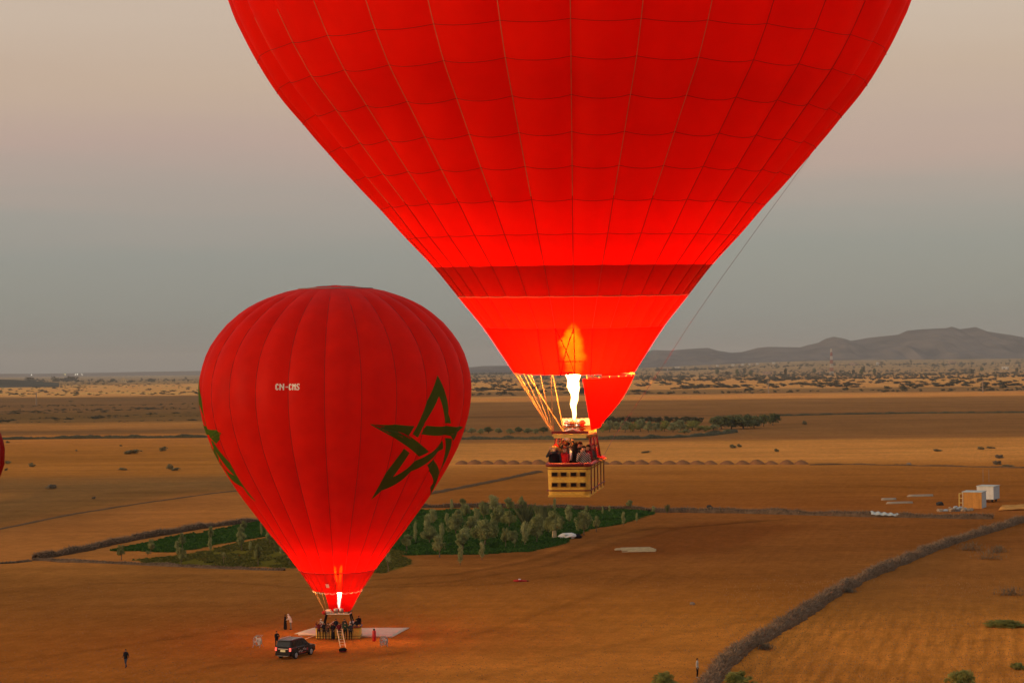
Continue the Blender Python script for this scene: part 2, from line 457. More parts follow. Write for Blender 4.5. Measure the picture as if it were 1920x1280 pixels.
def ground_z(x, y):
    x = np.asarray(x, float); y = np.asarray(y, float)
    u = x / np.maximum(y, 60)
    z = smooth(5500, 12500, y) * 58 * smooth(-.02, .18, u)
    z = z + smooth(250, 1500, y) * (fbm(x / 240, y / 240, 3) - .5) * 1.6
    near = (fbm(x / 3.2, y / 3.2, 3) - .5) * .16 * (1 - smooth(250, 600, y))
    return z + near - .05
yv = np.r_[26000, 21000, 17500, 14800, CAMH * FPX / np.arange(8, 60, .8), CAMH * FPX / np.arange(60, 640, 1.15)]
yv = np.sort(yv)
yv = np.r_[-3000, -600, -100, 60, 110, yv]
uv = np.r_[-12, -4, -1.4, -.7, -.42, np.arange(-.315, .3151, .0021), .42, .7, 1.4, 4, 12]
YY, UU = np.meshgrid(yv, uv, indexing='ij')
XX = UU * np.clip(YY, 60, 9000); XX = np.where(np.abs(UU) < .5, UU * np.clip(YY, 60, None), XX)
X = XX.ravel(); Y = YY.ravel()
Z = ground_z(X, Y)
pxg = 960 + FPX * X / np.maximum(Y, 60); vg = FPX * CAMH / np.maximum(Y, 100)
# uneven field edges: displace the lookup by noise in metres
warp = (fbm(X / 60, Y / 90, 4) - .5)
vl = vg + (pxg - 200) * .16 * smooth(205, 235, vg) * (1 - smooth(335, 355, vg)) * (pxg < 900)
vw = vl * (1 + .035 * warp * (1 + .6 * smooth(150, 60, vg)))
cl = table(LEFT, vw); crr = table(RIGHT, vg * (1 + .022 * warp))
wx = smooth(560, 900, pxg)[:, None]
CS = cl * (1 - wx) + crr * wx
# streaks along the tillage and patches of paler, drier soil
st = fbm(X / 40, Y / 5.5, 4); pt = fbm(X / 22 + 40, Y / 34, 4)
CS *= (1 + .40 * (st - .5) + .26 * (pt - .5))[:, None]
fst = fbm(X / 260, Y / 30, 3)
CS *= (1 + .30 * (fst - .5) * smooth(260, 90, vg))[:, None]
d = np.array(soil(90, 47, 20))
mk = 0
for q_ in range(7): mk = mk + in_poly(X + (fbm(X / 14 + q_ * 7, Y / 14, 3) - .5) * 16 + (q_ - 3) * .8, Y + (fbm(X / 14, Y / 14 + q_ * 5, 3) - .5) * 26 + (q_ - 3) * 1.6, POLY_RED).astype(float) * .75 / 7
CS = CS * (1 - mk[:, None]) + d * mk[:, None]
# ground right of the brush hedge is greyer with stubble
mk = smooth(1360, 1700, pxg) * smooth(330, 380, vg) * (1 - smooth(430, 520, vg)) * .35
CS = CS * (1 - mk[:, None]) + np.array(soil(112, 72, 40)) * mk[:, None]
edge = (fbm(X / 6, Y / 6, 3) - .5) * 3
for poly, c in ((POLY_DARK, (26, 40, 10)), (POLY_OLIVE, (74, 64, 20))):
    m_ = in_poly(X + edge, Y + edge, poly)
    CS[m_] = np.array(lin(*c)) / .45 * (.75 + .5 * pt[m_])[:, None]
# burner glow on the ground around the standing balloon, mixed into the soil colour
b0 = G(640, 1196)
mk = np.exp(-(((X - b0.x) / 16) ** 2 + ((Y - b0.y) / 24) ** 2)) * .10
CS = CS * (1 - mk[:, None]) + np.array((.42, .15, .035)) * mk[:, None]
# wheel tracks worn into the bare fields
def track(pts_px, dark, w=.75):
    global CS
    q = [G(*p) for p in pts_px]; q = np.array([(p.x, p.y) for p in q]); dm = np.full(len(X), 1e9)
    for a, b_ in zip(q[:-1], q[1:]):
        d_ = b_ - a; t = np.clip(((X - a[0]) * d_[0] + (Y - a[1]) * d_[1]) / (d_ @ d_), 0, 1); dm = np.minimum(dm, np.hypot(X - a[0] - t * d_[0], Y - a[1] - t * d_[1]))
    k = np.exp(-(dm / w) ** 2) * (.45 + 1.1 * fbm(X / 7, Y / 11, 3)); CS = CS * (1 - dark * k)[:, None]
track([(700, 1085), (860, 1075), (1010, 1048), (1120, 1010), (1240, 985)], .26)
track([(690, 1098), (860, 1088), (1030, 1058), (1150, 1020), (1270, 990), (1420, 974)], .24)
track([(1200, 992), (1330, 984), (1380, 980), (1470, 973)], .42, .9)
track([(760, 1062), (900, 1064), (1000, 1044), (1060, 1022)], -.25)
track([(0, 1110), (200, 1092), (420, 1090), (600, 1102), (900, 1096), (1200, 1062)], .16, 1.0)
track([(0, 1240), (260, 1205), (480, 1170), (620, 1130), (760, 1098)], .16, .8)
track([(250, 1280), (420, 1245), (520, 1238), (640, 1240), (840, 1205), (1100, 1120), (1260, 1060)], .16, .8)
track([(1480, 1150), (1300, 1180), (1120, 1215), (900, 1270)], .14, .8)
track([(1000, 905), (1200, 900), (1500, 903), (1750, 915)], .12, 2.5)
track([(0, 948), (200, 922), (380, 906)], -.10, 3)
CS *= (1 + .22 * (fbm(X / 1.6, Y / 2.6, 3) - .5))[:, None]
CS = np.clip(CS, .005, .8)
me = np_mesh('ground', np.c_[X, Y, Z], grid_faces(len(yv), len(uv))[:, ::-1], [])
at = me.color_attributes.new('soil', 'FLOAT_COLOR', 'POINT')
at.data.foreach_set('color', np.c_[CS, np.ones(len(CS))].astype(np.float32).ravel())
fa = me.attributes.new('furrow', 'FLOAT', 'POINT')
side = smooth(1330, 1480, pxg) * smooth(430, 500, vg)
fa.data.foreach_set('value', np.clip(.25 + .75 * side, 0, 1).astype(np.float32))
gm = bpy.data.materials.new('soil'); gm.use_nodes = True
nt = gm.node_tree; pb = nt.nodes['Principled BSDF']; L_ = nt.links.new
pb.inputs['Roughness'].default_value = .95; pb.inputs['Specular IOR Level'].default_value = 0
ac = nt.nodes.new('ShaderNodeAttribute'); ac.attribute_name = 'soil'
af = nt.nodes.new('ShaderNodeAttribute'); af.attribute_name = 'furrow'
tg = nt.nodes.new('ShaderNodeTexCoord')
def nnode(sc, det, vec=None, rough=.6):
    n = nt.nodes.new('ShaderNodeTexNoise'); n.inputs['Scale'].default_value = sc; n.inputs['Detail'].default_value = det; n.inputs['Roughness'].default_value = rough
    L_(vec if vec else tg.outputs['Object'], n.inputs['Vector']); return n
n1 = nnode(.55, 8, rough=.7)
n2 = nnode(4.2, 6, rough=.8)
fd = (G(1560, 1150) - G(1480, 1270)); ang = math.atan2(fd.y, fd.x)
mpw = nt.nodes.new('ShaderNodeMapping'); mpw.inputs['Rotation'].default_value = (0, 0, -ang); L_(tg.outputs['Object'], mpw.inputs[0])
mps = nt.nodes.new('ShaderNodeMapping'); mps.inputs['Scale'].default_value = (.12, 1.1, 1); L_(mpw.outputs[0], mps.inputs[0])
n3 = nnode(.9, 6, mps.outputs[0], .65)
def mathn(op, a, b=None, c=None):
    n = nt.nodes.new('ShaderNodeMath'); n.operation = op
    for i, q in enumerate((a, b, c)):
        if q is None: continue
        if isinstance(q, (int, float)): n.inputs[i].default_value = q
        else: L_(q, n.inputs[i])
    return n.outputs[0]
a1 = mathn('MULTIPLY_ADD', n1.outputs['Fac'], .7, .65)
a2 = mathn('MULTIPLY_ADD', n2.outputs['Fac'], 1.5, .25)
wv_ = nt.nodes.new('ShaderNodeTexWave'); wv_.bands_direction = 'Y'; wv_.inputs['Scale'].default_value = .22; wv_.inputs['Distortion'].default_value = 3.5; wv_.inputs['Detail'].default_value = 4; wv_.inputs['Detail Scale'].default_value = .25; wv_.inputs['Detail Roughness'].default_value = .7
L_(mpw.outputs[0], wv_.inputs['Vector'])
wmask = nnode(.09, 3)
wv2 = mathn('MULTIPLY', mathn('SUBTRACT', wv_.outputs['Fac'], .5), mathn('MULTIPLY', wmask.outputs['Fac'], .18))
f3 = mathn('MULTIPLY', mathn('ADD', mathn('SUBTRACT', n3.outputs['Fac'], .5), wv2), af.outputs['Fac'])
a3 = mathn('MULTIPLY_ADD', f3, 1.3, 1.0)
mul = mathn('MULTIPLY', mathn('MULTIPLY', a1, a2), a3)
vm = nt.nodes.new('ShaderNodeVectorMath'); vm.operation = 'SCALE'
L_(ac.outputs['Color'], vm.inputs[0]); L_(mul, vm.inputs['Scale']); L_(vm.outputs[0], pb.inputs['Base Color'])
hgt = mathn('ADD', mathn('MULTIPLY', n2.outputs['Fac'], .5), mathn('ADD', n1.outputs['Fac'], mathn('MULTIPLY', f3, 1.2)))
bp = nt.nodes.new('ShaderNodeBump'); bp.inputs['Strength'].default_value = .8; bp.inputs['Distance'].default_value = .22
L_(hgt, bp.inputs['Height']); L_(bp.outputs[0], pb.inputs['Normal'])
me.materials.append(gm)
ground = obj('ground', me); tag(ground, 'dry orange brown farmland running out to the plain', kind='structure')
def gz(x, y): return float(ground_z(np.array([x]), np.array([y]))[0])
def GP(px, py, lift=0.0):              # a point of the ground, with its real height
    p = G(px, py)
    return Vector((p.x, p.y, gz(p.x, p.y) + lift))

# mountains ---------------------------------------------------------
RIDGE = [(840, 690), (885, 688), (905, 686), (950, 685.5), (1000, 681), (1100, 672), (1150, 664), (1205, 660), (1225, 656), (1255, 657), (1290, 654), (1328, 652), (1345, 657), (1370, 661), (1390, 660), (1420, 652), (1440, 650), (1500, 651),
         (1530, 645), (1548, 635), (1563, 631), (1580, 634), (1595, 639), (1630, 633), (1685, 627), (1700, 620), (1730, 617), (1775, 615), (1785, 612), (1800, 617), (1830, 613), (1850, 621), (1890, 627), (1920, 633), (2000, 648), (2120, 662), (2300, 678), (2500, 690)]
rx = np.arange(840, 2500, 2.2)
ry = np.interp(rx, [r[0] for r in RIDGE], [r[1] for r in RIDGE])
dep = np.r_[np.linspace(10800, 13000, 40), np.linspace(13050, 16500, 18)]
crest = 13000.0
V = []
for dd in dep:
    xw = (rx - 960) / FPX * dd * (1 + 0 * dd)
    hz = CAMH + (np.array([hor(q) for q in rx]) - ry) / FPX * crest
    s = (dd - 10800) / (crest - 10800) if dd <= crest else 1 - (dd - crest) / 3500
    s = max(s, 0)
    xq = (rx - 960) / FPX * crest
    n = fbm(xq / 420, np.full_like(xq, dd / 700), 5) - .5
    rid = 1 - np.abs(2 * fbm(xq / 330 + 5, np.full_like(xq, dd / 1500), 4) - 1)
    prof = s ** 1.15
    base = 6
    h = base + (hz - base) * np.clip(prof + (n * .8 + (rid - .75) * .9) * s * (1 - s) * 2.2, 0, 1.0 if dd <= crest else 1)
    V.append(np.c_[xq, np.full_like(xq, dd), h])
mm = bpy.data.materials.new('mountain_rock'); mm.use_nodes = True
_nt = mm.node_tree; _p = _nt.nodes['Principled BSDF']; _p.inputs['Roughness'].default_value = 1; _p.inputs['Specular IOR Level'].default_value = 0
_t = _nt.nodes.new('ShaderNodeTexCoord'); _n = _nt.nodes.new('ShaderNodeTexNoise'); _n.inputs['Scale'].default_value = .0032; _n.inputs['Detail'].default_value = 8; _n.inputs['Roughness'].default_value = .6
_nt.links.new(_t.outputs['Object'], _n.inputs['Vector'])
_r = _nt.nodes.new('ShaderNodeValToRGB'); _r.color_ramp.elements[0].position = .36; _r.color_ramp.elements[1].position = .66
_r.color_ramp.elements[0].color = (.070, .066, .066, 1); _r.color_ramp.elements[1].color = (.18, .145, .125, 1)
_nt.links.new(_n.outputs['Fac'], _r.inputs[0]); _nt.links.new(_r.outputs[0], _p.inputs['Base Color'])
mt = obj('mountains', np_mesh('mountains', np.concatenate(V), grid_faces(len(dep), len(rx))[:, ::-1], mm))
tag(mt, 'bare grey brown mountains beyond the plain', kind='structure')

# low far hills left of the standing balloon ------------------------
def low_hill(name, pts, y, depth, mat):
    xs = np.linspace(pts[0][0], pts[-1][0], 90); ys = np.interp(xs, [p[0] for p in pts], [p[1] for p in pts])
    hz = np.array([CAMH + (hor(a) - b) / FPX * y for a, b in zip(xs, ys)])
    xw = (xs - 960) / FPX * y; rows = []
    for t in np.linspace(0, 1, 13):
        s = math.sin(math.pi * t) ** .8
        n = (fbm(xw / (y / 40), np.full_like(xw, t * 3), 3) - .5) * .25 * s
        yy = np.full_like(xw, y - depth / 2 + depth * t)
        rows.append(np.c_[xw * yy / y, yy, -2 + (hz + 2) * (s + n * (s < .97)) ])
    o = obj(name, np_mesh(name, np.concatenate(rows), grid_faces(13, 90)[:, ::-1], mat))
    return o
M['hill'] = base_mat('hill_scrub', (.085, .075, .05), 1, .3, .01)
M['hill_far'] = base_mat('far_hill_soil', (.20, .15, .12), 1, .25, .002)
tag(low_hill('hill', [(-260, 709), (-120, 709.5), (0, 711), (22, 711.5), (45, 713), (75, 715), (110, 717.5)], 4200, 700, M['hill']), 'low dark scrub covered rise at the far left', kind='structure')
tag(low_hill('hill', [(-300, 700.5), (60, 700.5), (130, 699.5), (260, 697), (380, 695), (520, 694.5), (700, 693), (900, 690)], 16000, 2500, M['hill_far']), 'faint hazy far rise along the horizon', kind='structure')

# clods and stubble lying on the near fields -------------------------
def litter(name, n, v0, v1, x0, x1, size, mat_, label, seed, upright=False):
    g_ = np.random.default_rng(seed); v = v0 + (v1 - v0) * g_.random(n); x = x0 + (x1 - x0) * g_.random(n); y = FPX * CAMH / v; X_ = (x - 960) / FPX * y
    keep = (fbm(X_ / 9, y / 14, 3) + .5 * g_.random(n) > .62) & ~in_poly(X_, y, POLY_DARK) & ~in_poly(X_, y, POLY_OLIVE); X_, y = X_[keep], y[keep]; n = len(X_)
    c = np.c_[X_, y, ground_z(X_, y)]; s_ = size * g_.uniform(.4, 1.3, n)[:, None]; a = g_.random(n) * 6.28
    if upright:
        d = np.c_[np.cos(a), np.sin(a), 0 * a] * .35; up = np.c_[g_.normal(0, .25, (n, 2)), np.ones(n)]
        V = np.stack([c - d * s_, c + d * s_, c + up * s_ * 1.6], 1).reshape(-1, 3); F = np.arange(3 * n).reshape(n, 3)
    else:
        p = [np.c_[np.cos(a + k * 2.094), np.sin(a + k * 2.094), 0 * a - .15] * s_ for k in range(3)] + [np.c_[g_.normal(0, .15, (n, 2)), g_.uniform(.4, .8, n)] * s_]
        V = np.stack([c + q for q in p], 1).reshape(-1, 3); b_ = np.arange(n)[:, None] * 4; F = np.concatenate([b_ + np.array(t) for t in ((0, 1, 3), (1, 2, 3), (2, 0, 3))])
    tag(obj(name, np_mesh(name, V, F, mat_, False)), label, kind='stuff')
litter('clods', 16000, 390, 600, -20, 1940, .095, M['clod'], 'clods of dry earth on the bare fields', 31)
litter('stubble', 7000, 400, 600, 1350, 1940, .10, M['stubble'], 'thin pale stubble on the field right of the hedge', 32, True)
# ================================================================== BALLOONS
TILT = R(2.7)
class Envelope:
    """surface of revolution about a (slightly leaning) axis; th=0 faces the camera, th=+90 deg the right"""
    def __init__(s, base, prof, n, phase, tilt, bulge):
        s.base = Vector(base); s.sz = np.array([p[0] for p in prof]); s.rr = np.array([p[1] for p in prof])
        s.n = n; s.phase = phase; s.tilt = tilt; s.bulge = bulge; s.step = 2 * math.pi / n
        # smooth resample
        zz = np.linspace(s.sz[0], s.sz[-1], 600); rr = np.interp(zz, s.sz, s.rr)
        k = np.hanning(23); k /= k.sum()
        pad = np.r_[2 * rr[0] - rr[11:0:-1], rr, 2 * rr[-1] - rr[-2:-13:-1]]
        s.zz, s.rs = zz, np.convolve(pad, k, 'valid')
        s.slope = np.gradient(s.rs, zz)
    def rad(s, z): return np.interp(z, s.zz, s.rs)
    def pos(s, th, z, off=0.0, bulge=True, vprof=None):
        th = np.asarray(th, float); z = np.asarray(z, float)
        r = s.rad(z); sl = np.interp(z, s.zz, s.slope)
        u = ((th - s.phase) / s.step) % 1.0
        b = 0
        if bulge:
            b = s.bulge * (4 * u * (1 - u)) * (.10 + .90 * smooth(.38, .72, r / s.rs.max()))
            b = b - r * (1 - np.cos(s.step / 2)) * (4 * u * (1 - u)) * .0
            if vprof is not None: b = b * vprof
        d = off + b
        nl = 1 / np.sqrt(1 + sl * sl)
        rr = r + d * nl; zr = z - d * sl * nl
        x = rr * np.sin(th); y = -rr * np.cos(th)
        c, t = math.cos(s.tilt), math.sin(s.tilt)
        return np.stack([s.base.x + x, s.base.y + y * c + zr * t, s.base.z + zr * c + y * t], -1)
    def patch(s, th0, th1, z0, z1, nu=6, nv=5, off=0.0, panel=True):
        u = np.linspace(0, 1, nu); v = np.linspace(0, 1, nv)
        VV, UU2 = np.meshgrid(v, u, indexing='ij')
        vp = (.955 + .045 * np.sin(math.pi * VV)) if panel else None
        p = s.pos(th0 + (th1 - th0) * np.clip(UU2, 1e-6, 1 - 1e-6), z0 + (z1 - z0) * VV, off, True, vp)
        return p.reshape(-1, 3), grid_faces(nv, nu)
    def hit(s, px, py):
        """(theta, z) where the camera ray meets the near side of the envelope"""
        o = np.array((0, 0, CAMH)); d = np.array(ray(px, py)); c, t = math.cos(s.tilt), math.sin(s.tilt)
        def f(q):
            w = o + d * q - np.array(s.base)
            yl = w[1] * c + w[2] * t; zl = -w[1] * t + w[2] * c
            return math.hypot(w[0], yl) - np.interp(zl, s.zz, s.rs), w[0], yl, zl
        lo = s.base.y - s.rs.max() * 1.15; hi = None; q = lo
        while q < s.base.y + 3:
            if f(q)[0] < 0: hi = q; break
            q += .15
        if hi is None: hi = min(np.arange(lo, s.base.y + 3, .15), key=lambda a: f(a)[0]); g = f(hi); return math.atan2(g[1], -g[2]), g[3]
        lo = hi - .15
        for _ in range(30):
            m = (lo + hi) / 2
            if f(m)[0] < 0: hi = m
            else: lo = m
        g = f(hi); return math.atan2(g[1], -g[2]), g[3]

def flame_mesh(name, pts, mat_, seed, n=20):
    """pts: (z, radius, dx, dy)"""
    rnd = random.Random(seed); vs = []; rows = []
    zs = np.linspace(pts[0][0], pts[-1][0], 30)
    for i, z in enumerate(zs):
        r = np.interp(z, [p[0] for p in pts], [p[1] for p in pts]); dx = np.interp(z, [p[0] for p in pts], [p[2] for p in pts])
        for k in range(n):
            a = 2 * math.pi * k / n
            w = 1 + .13 * math.sin(3 * a + z * 5 + seed) + .11 * math.sin(2 * a - z * 11 + seed) + .07 * math.sin(5 * a + z * 17) + .05 * math.sin(4 * a - z * 29)
            vs.append((dx + r * w * math.cos(a), r * w * math.sin(a), z))
    f = []
    for i in range(29):
        for k in range(n): f.append((i * n + k, i * n + (k + 1) % n, (i + 1) * n + (k + 1) % n, (i + 1) * n + k))
    b = MB(); b.add(vs, f + [tuple(range(n))[::-1], tuple(29 * n + k for k in range(n))])
    return b.mesh(name, mat_, True)
def flame_mat(name, z0, z1, stops):
    m = bpy.data.materials.new(name); m.use_nodes = True; t = m.node_tree; t.nodes.clear()
    o = t.nodes.new('ShaderNodeOutputMaterial'); e = t.nodes.new('ShaderNodeEmission')
    c = t.nodes.new('ShaderNodeTexCoord'); s = t.nodes.new('ShaderNodeSeparateXYZ'); t.links.new(c.outputs['Object'], s.inputs[0])
    mr = t.nodes.new('ShaderNodeMapRange'); mr.inputs['From Min'].default_value = z0; mr.inputs['From Max'].default_value = z1
    t.links.new(s.outputs['Z'], mr.inputs['Value'])
    rp = t.nodes.new('ShaderNodeValToRGB'); st = t.nodes.new('ShaderNodeValToRGB')
    while len(rp.color_ramp.elements) < len(stops): rp.color_ramp.elements.new(.5); st.color_ramp.elements.new(.5)
    mxs = max(q[2] for q in stops)
    for i, (p, col, k) in enumerate(stops):
        rp.color_ramp.elements[i].position = p; rp.color_ramp.elements[i].color = (*col, 1)
        st.color_ramp.elements[i].position = p; st.color_ramp.elements[i].color = (k / mxs, k / mxs, k / mxs, 1)
    t.links.new(mr.outputs[0], rp.inputs[0]); t.links.new(mr.outputs[0], st.inputs[0])
    nz_ = t.nodes.new('ShaderNodeTexNoise'); nz_.inputs['Scale'].default_value = 2.0; nz_.inputs['Detail'].default_value = 2
    t.links.new(c.outputs['Object'], nz_.inputs['Vector'])
    mn = t.nodes.new('ShaderNodeMapRange'); mn.inputs['From Min'].default_value = .3; mn.inputs['From Max'].default_value = .7; mn.inputs['To Min'].default_value = .6; mn.inputs['To Max'].default_value = 1.35
    t.links.new(nz_.outputs['Fac'], mn.inputs['Value'])
    m1 = t.nodes.new('ShaderNodeMath'); m1.operation = 'MULTIPLY'; m1.inputs[1].default_value = mxs; t.links.new(st.outputs[0], m1.inputs[0])
    m2 = t.nodes.new('ShaderNodeMath'); m2.operation = 'MULTIPLY'; t.links.new(m1.outputs[0], m2.inputs[0]); t.links.new(mn.outputs[0], m2.inputs[1])
    t.links.new(rp.outputs[0], e.inputs['Color']); t.links.new(m2.outputs[0], e.inputs['Strength'])
    lw = t.nodes.new('ShaderNodeLayerWeight'); lw.inputs['Blend'].default_value = .5
    iv = t.nodes.new('ShaderNodeMath'); iv.operation = 'SUBTRACT'; iv.inputs[0].default_value = 1.0
    pw = t.nodes.new('ShaderNodeMath'); pw.operation = 'POWER'; pw.inputs[1].default_value = 3.2; t.links.new(lw.outputs['Facing'], iv.inputs[1]); t.links.new(iv.outputs[0], pw.inputs[0])
    tp = t.nodes.new('ShaderNodeBsdfTransparent'); mx = t.nodes.new('ShaderNodeMixShader')
    t.links.new(pw.outputs[0], mx.inputs[0]); t.links.new(tp.outputs[0], mx.inputs[1]); t.links.new(e.outputs[0], mx.inputs[2])
    t.links.new(mx.outputs[0], o.inputs['Surface']); return m

# ------------------------------------------------ the flying balloon
D_BIG = 73.0
TH0 = Vector((P(1076.5, 696, D_BIG).x, D_BIG, CAMH + (hor(1076) - 696.5) / FPX * D_BIG))      # mouth centre
SIL = [(696, 112.5), (612, 175.5), (557, 220.5), (502, 263.5), (440, 320), (394, 356), (344, 399), (288, 445), (239, 485), (177, 537), (118, 574), (48, 610), (0, 627)]
prof = []
for i, (py, hw) in enumerate(SIL):
    j = min(max(i, 1), len(SIL) - 2)
    slp = -(SIL[j + 1][1] - SIL[j - 1][1]) / (SIL[j + 1][0] - SIL[j - 1][0])
    t = (hor(1074) - py) / FPX
    s_ = 0; D = D_BIG
    for _ in range(6):
        r_ = hw * D / FPX; s_ = t * D - (TH0.z - CAMH)
        D = D_BIG + s_ * math.sin(TILT) + r_ * max(t, 0) * slp
    prof.append((s_, hw * D / FPX - (.0 if i == 0 else .17)))
z0, r0 = prof[-1]
for dz, dr in ((1.2, .36), (2.4, .62), (3.6, .78), (4.8, .82), (6.2, .70), (7.8, .28), (9.4, -.5), (11, -1.7), (12.6, -3.4), (14, -5.5), (15.2, -8.2), (16, -11), (16.3, -r0 + .4)):
    prof.append((z0 + dz, r0 + dr))
ENV = Envelope(TH0, prof, 32, -.03, TILT, .25)
rowpx = [697, 615, 555.5, 497, 437.5, 373, 310, 246, 176.5, 104, 33]
rowz = []
for py in rowpx:
    e = (hor(1060) - py) / FPX; s_ = 0
    for _ in range(12):
        r_ = float(ENV.rad(s_)); s_ = (e * (D_BIG - r_ + s_ * math.sin(TILT)) - (TH0.z - CAMH) + r_ * math.sin(TILT)) / math.cos(TILT)
    rowz.append(s_)
rowz[0] = 0.0
d_ = rowz[-1] - rowz[-2]
while rowz[-1] + d_ < prof[-1][0] - 1.0: rowz.append(rowz[-1] + d_)
rowz.append(prof[-1][0])
big = empty('hot_air_balloon', (TH0.x, TH0.y, 23.3), 0, 'large plain red balloon flying with its burner lit, cut off by the top edge', 'balloon')
off = Vector(big.location)
def local(V, o=off): return np.asarray(V) - np.array(o)
rest_v, rest_f, rb = [], [], 0
NR = len(rowz) - 1
PANELS_IN_VIEW = 11
for j in range(NR):
    for k in range(32):
        a0 = ENV.phase + k * ENV.step; a1 = a0 + ENV.step
        mid = ((a0 + a1) / 2 + math.pi) % (2 * math.pi) - math.pi
        front = abs(mid) < R(112)
        V, F = ENV.patch(a0, a1, rowz[j], rowz[j + 1], 6, 5 if j < PANELS_IN_VIEW else 4)
        if front and j < PANELS_IN_VIEW:
            m_ = M['red_dark'] if j == 2 else (M['red_scoop'] if j == 0 else M['red'])
            obj('fabric_panel', np_mesh('fabric_panel', local(V), F, m_), big)
        else:
            mi = 1 if j == 2 else 0
            rest_v.append(V); rest_f.append((F + rb, mi)); rb += len(V)
me = np_mesh('envelope_cloth', local(np.concatenate(rest_v)), np.concatenate([f for f, _ in rest_f]), [M['red'], M['red_dark']])
me.polygons.foreach_set('material_index', np.concatenate([np.full(len(f), mi, np.int32) for f, mi in rest_f]))
tag(obj('envelope_cloth', me, big), kind='stuff')
# vertical load tapes on the seams and the stitched horizontal seams
for k in range(32):
    a = ENV.phase + k * ENV.step
    mid = (a + math.pi) % (2 * math.pi) - math.pi
    if abs(mid) > R(125): continue
    zs = np.linspace(rowz[1], rowz[PANELS_IN_VIEW], 40)
    pts = local(ENV.pos(np.full(40, a), zs, .012, False))
    left = mid < R(28)
    cut = int(np.searchsorted(zs, rowz[5])); mb = MB(); mb.tube(pts[:cut + 1], .013, 4, 1); mb.tube(pts[cut:], .015 if left else .012, 4); mb.build('load_tape', [M['tape'] if left else M['tape_dark'], M['tape_dark']], big)  # lower lengths darkened, as seen against the flame-lit cloth
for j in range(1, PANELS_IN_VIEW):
    mb = MB()
    for k in range(32):
        a0 = ENV.phase + k * ENV.step; mid = (a0 + ENV.step / 2 + math.pi) % (2 * math.pi) - math.pi
        if abs(mid) > R(118): continue
        us = np.linspace(1e-5, 1 - 1e-5, 7)
        pts = local(ENV.pos(a0 + us * ENV.step, np.full(7, rowz[j]), .008, True, np.full(7, .955)))
        mb.tube(pts, .022 if j in (2,) else .008, 4, 0, False)
    mb.build('seam', M['tape'] if j == 2 else M['seam'], big)
# pale binding round the mouth, in stitched lengths
for k in range(32):
    a0 = ENV.phase + k * ENV.step; mid = (a0 + ENV.step / 2 + math.pi) % (2 * math.pi) - math.pi
    if not (R(5) < mid < R(120)): continue
    us = np.linspace(.08, .92, 6)
    pts = local(ENV.pos(a0 + us * ENV.step, np.full(6, -.10), .02, False))
    mb = MB(); mb.tube(pts, .034, 4); mb.build('mouth_binding', M['binding'], big)
